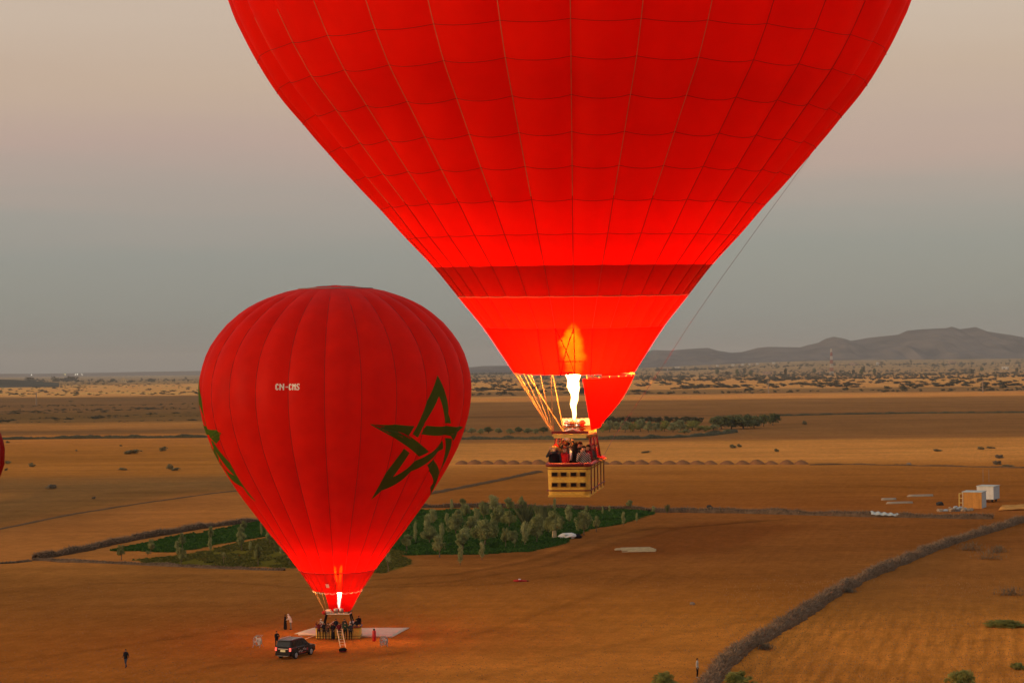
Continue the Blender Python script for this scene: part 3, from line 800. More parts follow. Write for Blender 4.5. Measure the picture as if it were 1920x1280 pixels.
# basket frame of reference
BF = Vector((.137, .99, 0)).normalized(); BR = Vector((.99, -.137, 0)).normalized()
FRONT = P(1066, 928, 70.0); FLZ = FRONT.z
BL, BW, BH = 6.0, 1.58, 1.10
BC = Vector((FRONT.x, 70.0, 0)) + BF * (BL / 2)
BYAW = math.atan2(BR.y, BR.x)
bas = empty('basket', (0, 0, 0)); bas.parent = big
bas.location = Vector((BC.x, BC.y, FLZ)) - off; bas.rotation_euler = (0, 0, BYAW)
def wicker_basket(parent, L, W, H, holes_front, holes_side, mat_, rimr=.075, side_ribs=5, partition=True):
    mb = MB()
    # rounded woven shell: many rows that swell in and out like weave, open at the top
    nrow, npt = 26, 64
    def outline(t, inset):
        r = .22; w, l = W / 2 - inset, L / 2 - inset; out = []
        for cx, cy, a0 in ((w - r, -l + r, -90), (w - r, l - r, 0), (-w + r, l - r, 90), (-w + r, -l + r, 180)):
            for q in range(7): a = R(a0 + 15 * q); out.append((cx + r * math.cos(a), cy + r * math.sin(a)))
        return out
    vs = []; n = 28
    for i in range(nrow * 2 + 1):
        z = H * i / (nrow * 2)
        ins = .012 * (i % 2) + .03 * (1 - z / H)
        vs += [(x, y, z) for x, y in outline(0, ins)]
    for i in range(nrow * 2, -1, -8):
        z = H * i / (nrow * 2); vs += [(x, y, max(z, .06)) for x, y in outline(0, .075)]
    rows = len(vs) // n; f = []
    for i in range(rows - 1):
        for k in range(n): f.append((i * n + k, i * n + (k + 1) % n, (i + 1) * n + (k + 1) % n, (i + 1) * n + k))
    f.append(tuple((rows - 1) * n + k for k in range(n))); f.append(tuple(range(n))[::-1])
    mb.add(vs, f); mb.build('wicker_shell', mat_, parent)
    # padded leather rim
    mb = MB(); o = outline(0, 0); pts = [(x, y, H) for x, y in o] + [(o[0][0], o[0][1], H)]
    mb.tube(pts, rimr, 8); mb.build('rim_padding', M['leather'], parent, True)
    # base skid and woven bands
    mb = MB(); mb.box((0, 0, -.035), (W * .96, L * .97, .07)); mb.build('skid', M['wicker'], parent)
    mb = MB(); o = outline(0, -.014); mb.tube([(x, y, .17) for x, y in o] + [(o[0][0], o[0][1], .17)], .022, 5); mb.build('woven_band', M['leather'], parent)
    mb = MB(); o = outline(0, -.014); mb.tube([(x, y, H - .14) for x, y in o] + [(o[0][0], o[0][1], H - .14)], .018, 5); mb.build('woven_band', M['wicker_dark'], parent)
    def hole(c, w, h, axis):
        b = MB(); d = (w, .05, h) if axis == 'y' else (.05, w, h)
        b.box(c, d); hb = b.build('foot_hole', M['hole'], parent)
        b = MB()
        e = .022
        for s in (-1, 1):
            if axis == 'y':
                b.box((c[0], c[1] - .012, c[2] + s * (h / 2 + e / 2)), (w + 2 * e, .055, e)); b.box((c[0] + s * (w / 2 + e / 2), c[1] - .012, c[2]), (e, .055, h))
            else:
                b.box((c[0] + .012, c[1], c[2] + s * (h / 2 + e / 2)), (.055, w + 2 * e, e)); b.box((c[0] + .012, c[1] + s * (w / 2 + e / 2), c[2]), (.055, e, h))
        b.build('hole_rim', M['wicker_dark'], hb)
    for x, z in holes_front: hole((x, -L / 2 + .015, z), .19, .125, 'y')
    for y, z in holes_side: hole((W / 2 - .015, y, z), .19, .125, 'x')
    for i in range(side_ribs):
        y = -L / 2 + .45 + (L - .9) * i / (side_ribs - 1)
        b = MB(); b.tube([(W / 2 + .002, y, .02), (W / 2 + .004, y, H * .5), (W / 2 + .002, y, H - .02)], .022, 5); b.build('side_strap', M['leather'], parent)
    if partition:
        for y in (-L / 6, L / 6):
            b = MB(); b.box((0, y, H * .47), (W * .90, .06, H * .90)); b.build('partition', M['wicker_dark'], parent)
hf = [(x, z) for z in (.38, .76) for x in (-.50, -.17, .19, .53)]
wicker_basket(bas, BL, BW, BH, hf, [], M['wicker'])
def bw(x, y, z):                              # basket-local -> balloon-local
    return Vector((BC.x, BC.y, FLZ)) + BR * x + BF * y + Vector((0, 0, z)) - off
# burner frame: a rectangular load frame with padded uprights below and burners on top
FZ = 2.16
FWx, FLy, FY0 = .62, 1.75, -.55
fr = [(-FWx, FY0 - FLy), (FWx, FY0 - FLy), (FWx, FY0 + FLy), (-FWx, FY0 + FLy)]
mb = MB()
pts = [bw(x, y, FZ) for x, y in fr]
for i in range(4): mb.tube([pts[i], pts[(i + 1) % 4]], .045, 6)
mb.tube([bw(-FWx, FY0, FZ), bw(FWx, FY0, FZ)], .04, 6); mb.tube([bw(-FWx, FY0 - .9, FZ), bw(FWx, FY0 - .9, FZ)], .04, 6)
bf = mb.build('burner_frame', M['brass'], big)
b = MB(); b.box(bw(0, FY0 - FLy - .03, FZ + .10), (1.36, .07, .10), 0, BYAW); b.build('frame_pad', M['leather'], bf)
b = MB(); b.box(bw(0, FY0 - FLy, FZ - .07), (1.20, .06, .07), 0, BYAW); b.build('frame_bar', M['brass'], bf)
for i, (x, y) in enumerate(fr + [(-FWx, FY0), (FWx, FY0)]):
    s = -1 if x < 0 else 1
    if i < 2: y += 1.15
    elif i > 3: y += .55
    foot = (s * (BW / 2 - .05), y * 1.25 + (.25 if y > FY0 else -.1) if i < 4 else y * 1.05 + .1, BH)
    b = MB(); b.tube([bw(*foot), bw((foot[0] + x) / 2, (foot[1] + y) / 2, (BH + FZ) / 2), bw(x, y, FZ - .03)], [.055, .05, .05], 7); b.build('upright', M['leather'], big, True)
# burners with coils, wind screens
for (x, y) in ((-.17, FY0 - .55), (.21, FY0 - .55), (-.17, FY0 + .1), (.21, FY0 + .1)):
    bu = MB(); bu.lathe([(.08, 0), (.13, .03), (.15, .22), (.15, .42), (.12, .47), (.05, .48)], bw(x, y, FZ + .04), 12); bo = bu.build('burner', M['steel'], big, True)
    for q in range(3):
        b = MB(); cpt = bw(x, y, FZ + .16 + .12 * q)
        b.tube([cpt + Vector((.165 * math.cos(a), .165 * math.sin(a), 0)) for a in np.linspace(0, 2 * math.pi, 13)], .032, 5); b.build('burner_coil', M['coil'], bo, True)
b = MB(); b.box(bw(.05, FY0 + .62, FZ + .42), (1.15, .03, .26), 0, BYAW); b.build('wind_screen', M['white_screen'], big)
b = MB(); b.box(bw(.10, FY0 + .70, FZ + .17), (1.30, .03, .26), 0, BYAW); b.build('wind_screen', M['brass'], big)
b = MB(); b.tube([bw(-.3, FY0 - .9, FZ + .1), bw(0, FY0 - 1.0, FZ + .2), bw(.3, FY0 - .9, FZ + .1)], .05, 6); b.build('blast_valve', M['steel'], big)
for (x, y, r) in ((.70, FY0 - .9, .11), (.62, FY0 - 1.25, .10), (.78, FY0 - .5, .09)):
    b = MB(); b.ell(bw(x, y, FZ - .02), (r * 1.5, r, r), 9, 6, 0, .15); b.build('hose_bundle', M['rope'], big, True)
# suspension cables
ctop = {'l': bw(-FWx, FY0 - FLy, FZ), 'r': bw(FWx, FY0 - FLy, FZ), 'L': bw(-FWx, FY0 + FLy, FZ), 'Rr': bw(FWx, FY0 + FLy, FZ)}
for k in range(32):
    a = ENV.phase + k * ENV.step; mid = (a + math.pi) % (2 * math.pi) - math.pi
    dg = math.degrees(mid)
    if 5 < dg < 140 or k % 1: continue
    top = Vector(local(ENV.pos(a, 0.0, 0, False)))
    if -100 <= dg <= 5: end = ctop['l']
    elif -180 <= dg < -100: end = ctop['L']
    else: end = ctop['Rr']
    if abs(dg) > 100 and k % 3: continue
    if -15 < dg <= 5: continue
    b = MB(); b.tube([top, top.lerp(end, .5), end], .017, 5); b.build('suspension_cable', M['rope'], big)
def th_at(px): return math.asin(max(-1, min(1, (px - 1076.5) / 118.0)))
for a0, a1 in ((-.03, th_at(1048)), (-.03, th_at(1074)), (-.03 - ENV.step, th_at(1074)), (-.03 - ENV.step, th_at(1047)), (-.03 + ENV.step, th_at(1103)), (-.03 - 2 * ENV.step, th_at(1018))):
    t_ = np.linspace(0, 1, 14); pts = local(ENV.pos(a0 + (a1 - a0) * t_, rowz[1] * (1 - t_), .03, True))
    b = MB(); b.tube(pts, .016, 4); b.build('skirt_shadow_line', M['shadow_line'], big)  # dark tubes drawn as the inner cables' shadows through the cloth
t_ = np.linspace(th_at(1044), th_at(1092), 12); b = MB(); b.tube(local(ENV.pos(t_, np.full(12, rowz[1] * .30), .03, True)), .014, 4); b.build('skirt_shadow_line', M['shadow_line'], big)
b = MB(); b.tube(local(ENV.pos(np.linspace(th_at(1052), th_at(1070), 5), np.full(5, .10), .03, True)), .035, 4); b.build('skirt_label', M['seam'], big)
# scoop: cloth hung from the right part of the mouth down to the frame corner
def scoop(env, a0, a1, zt, bot0, bot1, mat_, parent, o, belly=.25, nu=16, nv=12):
    V = []
    for v in np.linspace(0, 1, nv):
        for u in np.linspace(0, 1, nu):
            t = Vector(env.pos(a0 + (a1 - a0) * u, zt, 0, False)); bb = Vector(bot0).lerp(Vector(bot1), u) + o
            p = t.lerp(bb, v); rad_ = Vector((math.sin(a0 + (a1 - a0) * u), -math.cos(a0 + (a1 - a0) * u), 0))
            p += rad_ * (belly * math.sin(math.pi * v) * (math.sin(math.pi * min(max(u, .0), 1)) ** .5))
            V.append(p - o)
    return obj('scoop', np_mesh('scoop', np.array(V), grid_faces(nv, nu), mat_), parent)
scoop(ENV, R(6), R(150), -.16, bw(FWx + .14, FY0 - FLy + .25, FZ + .16), bw(FWx + .24, FY0 + FLy - .3, FZ + .20), M['red_scoop'], big, off, .16)
# flame
fl0 = bw(0.02, FY0 - .45, FZ + .48)
fb = fl0.z
M['flame'] = flame_mat('burner_flame', 0, 3.75, [(0, (1, .50, .13), 5), (.10, (1, .52, .15), 18), (.40, (1, .52, .15), 48), (.55, (1, .40, .08), 560), (.85, (1, .34, .05), 1500), (1, (1, .25, .03), 1000)])
fo = obj('flame', flame_mesh('flame', [(0, .05, 0, 0), (.3, .09, .03, 0), (.6, .12, -.02, 0), (.9, .15, .03, 0), (1.2, .21, -.02, 0), (1.45, .23, .0, 0), (1.75, .29, .02, 0), (1.95, .36, .01, 0), (2.3, .46, .0, 0), (2.7, .52, -.03, 0), (3.1, .44, -.05, 0), (3.45, .27, -.02, 0), (3.7, .05, 0, 0)], M['flame'], 3), big, fl0)
# long crown line hanging outside on the right
cl_ = [(1527, 280), (1480, 346), (1420, 428), (1350, 525), (1290, 612), (1240, 690), (1195, 757), (1152, 817), (1128, 862)]
pts = [P(a, b_, 73.0 if i < 7 else 73.0 - .6 * (i - 6)) - off for i, (a, b_) in enumerate(cl_)]
b = MB(); b.tube(pts, .0065, 4); b.build('crown_line', M['rope_dark'], big)

# ------------------------------------------------ the standing balloon
D_SM = FPX * CAMH / (1196 - hor(633)) + 1.2
PXM = FPX / D_SM
def sm_z(py): return CAMH + (hor(633) - py) / FPX * D_SM
MS = Vector((P(633, 1104, D_SM).x, D_SM, sm_z(1103)))
SILS = [(1104, 46.5), (1064, 74), (1024, 105), (997, 126), (960, 151), (936, 168), (901, 192), (867, 213), (829, 233), (785, 248), (752, 254), (726, 255), (700, 252.5), (670, 244), (642, 230), (612, 206), (583.5, 172), (562, 137), (545, 96), (537, 55), (534.5, 20), (534, .5)]
T_SM = R(1.5)
profs = [((sm_z(py) - MS.z), hw / PXM * (1 if py < 1100 else 1.0)) for py, hw in SILS]
profs = [(z, r * .979) for z, r in profs]
SML = Envelope(MS, profs, 24, R(0.5), T_SM, .34)
small = empty('hot_air_balloon', (MS.x, MS.y, 0), 0, 'red balloon with a green star and white registration letters, standing on the ground', 'balloon')
so = Vector(small.location)
zb0, zb1, ztop = 0.0, sm_z(1064.5) - MS.z, profs[-1][0]
for k in range(24):
    a0 = SML.phase + k * SML.step; a1 = a0 + SML.step
    u = np.linspace(1e-6, 1 - 1e-6, 9)
    zz = np.r_[np.linspace(zb1, ztop * .90, 26), ztop * (1 - .10 * (1 - np.linspace(0, 1, 10)[1:]) ** 2)]
    VV, UU2 = np.meshgrid(zz, u, indexing='ij')
    obj('gore', np_mesh('gore', SML.pos(a0 + (a1 - a0) * UU2, VV, 0, True).reshape(-1, 3) - np.array(so), grid_faces(len(zz), 9), M['red']), small)
    V, F = SML.patch(a0, a1, zb0, zb1, 6, 5)
    obj('skirt_panel', np_mesh('skirt_panel', V - np.array(so), F, M['red_dark']), small)
    pts = SML.pos(np.full(30, a0), np.linspace(zb0, ztop * .99, 30), .02, False) - np.array(so)
    b = MB(); b.tube(pts, .022, 4); b.build('load_tape', M['tape_dark'], small)
    us = np.linspace(.1, .9, 5)
    b = MB(); b.tube(SML.pos(a0 + us * SML.step, np.full(5, -.05), .03, False) - np.array(so) - np.array((0, 0, .12)) * np.sin(math.pi * us)[:, None], .05, 4); b.build('mouth_binding', M['tarp_fold'], small)
b = MB(); b.tube(SML.pos(np.linspace(0, 2 * math.pi, 97), np.full(97, zb1), .05, False) - np.array(so), .05, 4); b.build('seam', M['tape_dark'], small)
# crown: parachute vent, lines and a grey rim
b = MB()
for q in range(24):
    a = SML.phase + q * SML.step
    zt = [ztop * .9945, ztop * .9955, ztop * .9965]
    b.tube(np.concatenate([SML.pos([a], [z], .05, False) for z in zt]) - np.array(so), .025, 4)
b.build('crown_lines', M['rope_dark'], small)
b = MB(); rz = np.interp(3.9, SML.rs[::-1][:80], SML.zz[::-1][:80])
b.tube(SML.pos(np.linspace(0, 2 * math.pi, 61), np.full(61, rz), .05, False) - np.array(so), .06, 5); b.build('crown_rim', M['rope_dark'], small)
# prints: map a flat drawing in (theta, z) onto the bulging cloth
def decal(env, name, polys_uv, mat_, parent, o, off_=.035):
    mb = MB()
    for (A, B, B2, A2, na, nb) in polys_uv:
        u = np.linspace(0, 1, na); w = np.linspace(0, 1, nb); W_, U_ = np.meshgrid(w, u, indexing='ij')
        A_, B_, C_, D_ = map(np.array, (A, B, B2, A2))
        q = (A_[None, None] * (1 - U_[..., None]) + B_[None, None] * U_[..., None]) * (1 - W_[..., None]) + (D_[None, None] * (1 - U_[..., None]) + C_[None, None] * U_[..., None]) * W_[..., None]
        V = env.pos(q[..., 0], q[..., 1], off_, True).reshape(-1, 3) - np.array(o)
        mb.add(V, grid_faces(nb, na).tolist())
    return mb.build(name, mat_, parent, True)
RREF = 12.6
tips_px = [(814.5, 704), (871.5, 796), (801, 925), (693, 933), (690.5, 794)]
tips = [SML.hit(*p) for p in tips_px]
tips[1] = (tips[0][0] + .50, tips[1][1])
def star(tips, name='star_emblem', dth=0.0):
    T = [np.array((t[0] * RREF, t[1])) for t in tips]
    cen = sum(T) / 5; w = .93
    order = [(0, 2), (2, 4), (4, 1), (1, 3), (3, 0)]
    def line(i):
        a, b_ = T[order[i][0]], T[order[i][1]]; d = (b_ - a) / np.linalg.norm(b_ - a); n = np.array((-d[1], d[0]))
        if np.dot(cen - a, n) < 0: n = -n
        return a, b_, d, n
    LN = [line(i) for i in range(5)]
    def isect(p, d, q, e):
        m = np.array([[d[0], -e[0]], [d[1], -e[1]]]); s = np.linalg.solve(m, q - p); return p + d * s[0], s[0]
    polys = []
    for i in range(5):
        a, b_, d, n = LN[i]; Lr = np.linalg.norm(b_ - a)
        pv, nx = LN[(i - 1) % 5], LN[(i + 1) % 5]
        ai, _ = isect(a + n * w, d, pv[0] + pv[3] * w, pv[2]); bi, _ = isect(a + n * w, d, nx[0] + nx[3] * w, nx[2])
        # the ribbon dips under the one that crosses it nearest its start
        best = None
        for j in range(5):
            if j in (i, (i - 1) % 5, (i + 1) % 5): continue
            q = LN[j]; s0 = isect(a, d, q[0], q[2])[1]; s1 = isect(a, d, q[0] + q[3] * w, q[2])[1]; s2 = isect(a + n * w, d, q[0], q[2])[1]; s3 = isect(a + n * w, d, q[0] + q[3] * w, q[2])[1]
            if best is None or s0 < best[0]: best = (s0, s1, s2, s3)
        g = .32
        o_lo, o_hi = min(best[0], best[1]) - g, max(best[0], best[1]) + g
        i_lo, i_hi = min(best[2], best[3]) - g, max(best[2], best[3]) + g
        ps = lambda p: (p[0] / RREF + dth, p[1])
        si = np.dot(ai - (a + n * w), d); ei = np.dot(bi - (a + n * w), d)
        polys.append((ps(a), ps(a + d * o_lo), ps(a + n * w + d * max(i_lo, si)), ps(ai), 26, 4))
        polys.append((ps(a + d * o_hi), ps(b_), ps(bi), ps(a + n * w + d * i_hi), 40, 4))
    return decal(SML, name, polys, M['green_print'], small, so)
star(tips)
lt = SML.hit(428, 797)
star(tips, 'star_emblem', lt[0] - tips[1][0] - .10)
# registration letters
GL = {'C': ['.###.', '##.##', '##...', '##...', '##...', '##.##', '.###.'], 'N': ['##...##', '###..##', '####.##', '##.####', '##..###', '##...##', '##...##'], '-': ['.....', '.....', '.....', '.####', '.....', '.....', '.....'],
      'M': ['##..##', '######', '######', '##..##', '##..##', '##..##', '##..##'], 'S': ['.####', '##..#', '##...', '.###.', '...##', '#..##', '####.']}
t0 = SML.hit(516.5, 731.5); t1 = SML.hit(561, 719.5)
txt = 'CN-CMS'; cols = sum(len(GL[c][0]) for c in txt) + len(txt) - 1
cw = (t1[0] - t0[0]) / cols; chh = (t1[1] - t0[1]) / 7
x = 0
for c in txt:
    polys = []
    for r_, row in enumerate(GL[c]):
        q = 0
        while q < len(row):
            if row[q] == '#':
                e = q
                while e < len(row) and row[e] == '#': e += 1
                th_a = t0[0] + (x + q) * cw; th_b = t0[0] + (x + e) * cw; z_b = t1[1] - r_ * chh; z_a = z_b - chh * 1.0
                polys.append(((th_a, z_a), (th_b, z_a), (th_b, z_b), (th_a, z_b), 3, 2)); q = e
            else: q += 1
    decal(SML, 'letter', polys, M['white_print'], small, so, .04)
    x += len(GL[c][0]) + 1
t0 = SML.hit(612.3, 1100.5); t1 = SML.hit(616.5, 1094)
decal(SML, 'white_patch', [((t0[0], t0[1]), (t1[0], t0[1]), (t1[0], t1[1]), (t0[0], t1[1]), 3, 3)], M['white_print'], small, so, .05)
# basket, frame, burner, cables, scoop, flame
SBL, SBW, SBH = 4.75, 1.7, 1.12
p0 = GP(634, 1195.5)
sb = empty('basket', (0, 0, 0)); sb.parent = small
SBC = Vector((p0.x, p0.y + SBW / 2, gz(p0.x, p0.y) + .06))
sb.location = SBC - so; sb.rotation_euler = (0, 0, R(90) + R(-2))
wicker_basket(sb, SBL, SBW, SBH, [], [], M['wicker'], .08, 7)
cb, sn = math.cos(R(-2)), math.sin(R(-2))
def sw(x, y, z): return SBC + Vector((x * cb - y * sn, x * sn + y * cb, z)) - so
SFZ = sm_z(1149) - SBC.z
sfr = [(-1.25, -.5), (1.25, -.5), (1.25, .5), (-1.25, .5)]
mb = MB(); q = [sw(x, y, SFZ) for x, y in sfr]
for i in range(4): mb.tube([q[i], q[(i + 1) % 4]], .055, 6)
mb.tube([sw(0, -.5, SFZ), sw(0, .5, SFZ)], .05, 6); mb.build('burner_frame', M['white_screen'], small)
for x, y in sfr:
    b = MB(); b.tube([sw(x * 1.25, y * 1.5, SBH), sw(x, y, SFZ)], .075, 6); b.build('upright', M['cloth_black'], small)
for x in (-.28, .28):
    b = MB(); b.lathe([(.1, 0), (.22, .05), (.24, .40), (.2, .48), (.06, .5)], sw(x, 0, SFZ + .04), 12); b.build('burner', M['steel'], small, True)
b = MB(); b.ell(sw(-1.05, -.2, SFZ + .22), (.42, .3, .24), 9, 6, 0, .2); b.build('rolled_cover', M['white_print'], small, True)
b = MB(); b.ell(sw(-1.42, -.25, SFZ + .14), (.32, .3, .22), 9, 6, 0, .2); b.build('rolled_cover', M['red_cloth'], small, True)
b = MB(); b.tube([sw(1.0, -.2, SFZ + .05), sw(1.45, -.2, SFZ + .35)], .10, 6); b.build('blast_valve', M['black'], small)
for k in range(24):
    a = SML.phase + k * SML.step; mid = math.degrees((a + math.pi) % (2 * math.pi) - math.pi)
    top = Vector(SML.pos(a, 0.0, 0, False)) - so
    if -112 < mid < -62: end = q[0]
    elif 62 < mid < 100: end = q[1]
    else: continue
    b = MB(); b.tube([top, end], .022, 5); b.build('suspension_cable', M['rope'], small)
for x, y in sfr[2:]:
    top = Vector(SML.pos(R(120 if x > 0 else -130), 0.0, 0, False)) - so
    b = MB(); b.tube([top, sw(x, y, SFZ)], .022, 5); b.build('suspension_cable', M['rope'], small)
scoop(SML, R(78), R(220), -.12, sw(1.22, .15, SFZ + .15), sw(-.98, .35, SFZ + .15), M['red_scoop'], small, so, .12)
M['flame_low'] = flame_mat('low_burner_flame', 0, 4.6, [(0, (1, .45, .40), 2), (.28, (1, .50, .35), 6), (.42, (1, .52, .15), 60), (.58, (1, .48, .13), 170), (.70, (1, .42, .08), 700), (1, (1, .32, .04), 520)])
obj('flame', flame_mesh('flame', [(0, .10, 0, 0), (.5, .18, 0, 0), (1.2, .22, .03, 0), (1.9, .30, .06, 0), (2.4, .33, .03, 0), (2.7, .20, .12, 0), (3.3, .18, .16, 0), (4.0, .20, .22, 0), (4.45, .16, .30, 0), (4.6, .04, .32, 0)], M['flame_low'], 8), small, sw(.05, 0, SFZ + .5))
obj('flame', flame_mesh('flame', [(2.5, .05, 0, 0), (2.9, .14, -.10, 0), (3.6, .16, -.2, 0), (4.2, .18, -.28, 0), (4.5, .05, -.3, 0)], M['flame_low'], 5, 10), small, sw(-.08, 0, SFZ + .5))

# ------------------------------------------------ third balloon, all but out of frame on the left
D3 = 150.0
c3 = P(-142, 845, D3)
p3 = [(0, 1.6), (1.5, 3.0), (3, 4.5), (4.5, 5.4), (6, 5.95), (7.5, 6.0), (9, 5.5), (10.2, 4.4), (11, 2.9), (11.4, 1.2), (11.5, .1)]
third = empty('hot_air_balloon', (c3.x, D3, 0), 0, 'dull red balloon of which only a sliver enters at the left edge', 'balloon')
E3 = Envelope((c3.x, D3, c3.z - 7.2), p3, 20, 0, 0, .12); o3 = Vector(third.location)
for k in range(20):
    a0 = k * E3.step
    V, F = E3.patch(a0, a0 + E3.step, 0, 11.5, 6, 20, panel=False)
    obj('gore', np_mesh('gore', V - np.array(o3), F, M['red_dark']), third)
b3 = empty('basket'); b3.parent = third; b3.location = Vector((0, 0, c3.z - 7.2 - 3.6)); wicker_basket(b3, 1.6, 1.2, 1.1, [], [], M['wicker'], .06, 3, False)
for x in (-.5, .5):
    for y in (-.6, .6):
        b = MB(); b.tube([(x, y, c3.z - 9.7), (x * 2.2, y * 2.0, c3.z - 7.2)], .02, 5); b.build('suspension_cable', M['rope'], third)
# ================================================================== PLANTS
def leaf_cloud(blobs, n, size, seed, droop=0.0, aspect=1.6, up=.35):
    """n small leaf faces spread through the volume of several blobs [(cx,cy,cz,rx,ry,rz)]"""
    g = np.random.default_rng(seed)
    B = np.array(blobs, float); wts = B[:, 3] * B[:, 4] * B[:, 5]; idx = g.choice(len(B), n, p=wts / wts.sum())
    d = g.normal(size=(n, 3)); d /= np.linalg.norm(d, axis=1)[:, None]
    rr = g.random(n) ** .30
    c = B[idx, :3] + d * B[idx, 3:] * rr[:, None]
    nrm = d * 1.0 + g.normal(size=(n, 3)) * .45; nrm[:, 2] += up; nrm /= np.linalg.norm(nrm, axis=1)[:, None]
    t = np.cross(nrm, g.normal(size=(n, 3))); t /= np.linalg.norm(t, axis=1)[:, None] + 1e-9; b = np.cross(nrm, t)
    s = size * g.uniform(.6, 1.4, n)[:, None]
    V = np.stack([c - t * s * aspect * .5, c + b * s * .45, c + t * s * aspect * .5 - np.array((0, 0, droop)) * s, c - b * s * .45], 1).reshape(-1, 3)
    return V, np.arange(4 * n).reshape(n, 4)
def crown_mesh(name, blobs, n, size, seed, mat_, **k):
    V, F = leaf_cloud(blobs, n, size, seed, **k); return np_mesh(name, V, F, mat_, False)
def trunk_mesh(name, h, r, seed, limbs=4, spread=.5, mat_=None):
    rnd = random.Random(seed); b = MB()
    pts = [(rnd.uniform(-.04, .04) * h * i, rnd.uniform(-.04, .04) * h * i, h * .45 * i / 2 - (.08 if i == 0 else 0)) for i in range(3)]
    b.tube(pts, [r * 1.25, r, r * .8], 6)
    for i in range(limbs):
        a = 2 * math.pi * (i + rnd.random() * .6) / limbs; s = spread * h * rnd.uniform(.5, 1)
        p0 = Vector(pts[2]); p2 = p0 + Vector((math.cos(a) * s, math.sin(a) * s, h * rnd.uniform(.35, .5)))
        p1 = p0.lerp(p2, .5) + Vector((0, 0, .06 * h))
        b.tube([p0 - Vector((0, 0, .04)), p1, p2], [r * .6, r * .4, r * .15], 5)
    return b.mesh(name, mat_ or M['bark'], True)
# unit-height variants (height 1, width about 1); copies are scaled
def round_blobs(seed, n=9, zc=.60, rz=.36, rx=.42):
    rnd = random.Random(seed); out = [(rnd.uniform(-.06, .06), rnd.uniform(-.06, .06), zc, rx * .62, rx * .62, rz * .70)]
    for i in range(int(n * 1.9)):
        a = rnd.random() * 6.28; e = rnd.uniform(-.75, 1.25); q = rnd.uniform(.55, .98) * rx * math.cos(min(abs(e), 1.2)); z = zc + math.sin(e) * rz * rnd.uniform(.7, 1.0); s = rnd.uniform(.16, .36)
        out.append((q * math.cos(a), q * math.sin(a), z, rx * s, rx * s, rz * s * rnd.uniform(.9, 1.5)))
    return out
TREE = {}
for i in range(4): TREE['round', i] = (crown_mesh('crown', round_blobs(20 + i), 2400, .042, 50 + i, M['olive']), trunk_mesh('trunk', .62, .035, i, 4, .38))
for i in range(3):
    bl = [(random.uniform(-.1, .1), random.uniform(-.1, .1), z, .36 - .2 * abs(z - .55), .36 - .2 * abs(z - .55), .16) for z in (.3, .42, .55, .68, .8, .9)]
    TREE['narrow', i] = (crown_mesh('crown', bl, 1300, .046, 70 + i, M['olive_pale']), trunk_mesh('trunk', .5, .04, 30 + i, 3, .25))
for i in range(3): TREE['bushy', i] = (crown_mesh('crown', round_blobs(40 + i, 14, .52, .44, .48), 3600, .034, 90 + i, M['olive']), trunk_mesh('trunk', .55, .03, 60 + i, 5, .5))
for i in range(2): TREE['sparse', i] = (crown_mesh('crown', round_blobs(60 + i, 8, .68, .28, .40), 170, .06, 110 + i, M['olive_pale']), trunk_mesh('trunk', .95, .03, 80 + i, 6, .42, M['twig_pale']))
def frond_mesh(seed, n=26):
    rnd = random.Random(seed); b = MB()
    for i in range(n):
        a = rnd.random() * 6.28; l = rnd.uniform(.55, 1.0); lean = rnd.uniform(.1, .5); p = []
        for t in (0, .3, .6, .85, 1):
            p.append(Vector((math.cos(a) * lean * t * l, math.sin(a) * lean * t * l, l * (t - .12 * t * t * lean * 2))))
        sd_ = Vector((-math.sin(a), math.cos(a), 0))
        for j in range(22):
            t = .15 + .85 * j / 21; k = min(3, int(t * 4)); q = p[k].lerp(p[k + 1], (t * 4) % 1 if t < 1 else 1); w = .10 * (1 - t * .7)
            for s in (-1, 1): b.add([q, q + sd_ * s * w + Vector((0, 0, .05)), q + sd_ * s * w * .8 + Vector((0, 0, .085))], [(0, 1, 2)])
        b.tube(p, [.008] * 5, 3)
    return b
for i in range(2):
    m_ = frond_mesh(300 + i, 46); TREE['reedy', i] = (m_.mesh('crown', M['olive_dark']), trunk_mesh('trunk', .3, .05, 95 + i, 5, .5))
TREE['dark', 0] = (crown_mesh('crown', round_blobs(81, 14, .52, .42, .52), 1800, .055, 131, M['olive_dark']), trunk_mesh('trunk', .5, .035, 61, 5, .5))
TREE['dark', 1] = (crown_mesh('crown', round_blobs(82, 14, .50, .44, .55), 1800, .055, 132, M['olive_dark']), trunk_mesh('trunk', .5, .035, 62, 5, .5))
TREE['brown', 0] = (crown_mesh('crown', round_blobs(83, 12, .50, .42, .52), 1200, .06, 133, M['grove']), trunk_mesh('trunk', .5, .035, 63, 5, .5))
TREE['pale', 0] = (crown_mesh('crown', round_blobs(84, 12, .46, .42, .5), 1200, .06, 134, M['grove_pale']), trunk_mesh('trunk', .4, .03, 64, 5, .5))
TREE['yellow', 0] = (crown_mesh('crown', round_blobs(85, 12, .46, .42, .5), 900, .06, 135, M['yellow_leaf']), trunk_mesh('trunk', .4, .03, 65, 5, .5))
TREE['green', 0] = (crown_mesh('crown', round_blobs(86, 14, .46, .42, .55), 1600, .05, 136, M['green_bush']), trunk_mesh('trunk', .4, .03, 66, 5, .5))
def plant(name, kind, var, px, py, hpx, wpx, label, cat, group=None):
    p = GP(px, py); s = scale_at(p); h = hpx / s * 1.08; w = wpx / s * 1.06
    o = empty(name, p, random.uniform(0, 6.28), label, cat, group)
    cr, tr = TREE[kind, var]
    c = obj('crown', cr, o); t = obj('trunk', tr, o)
    for q in (c, t): q.scale = (w, w, h)
    return o
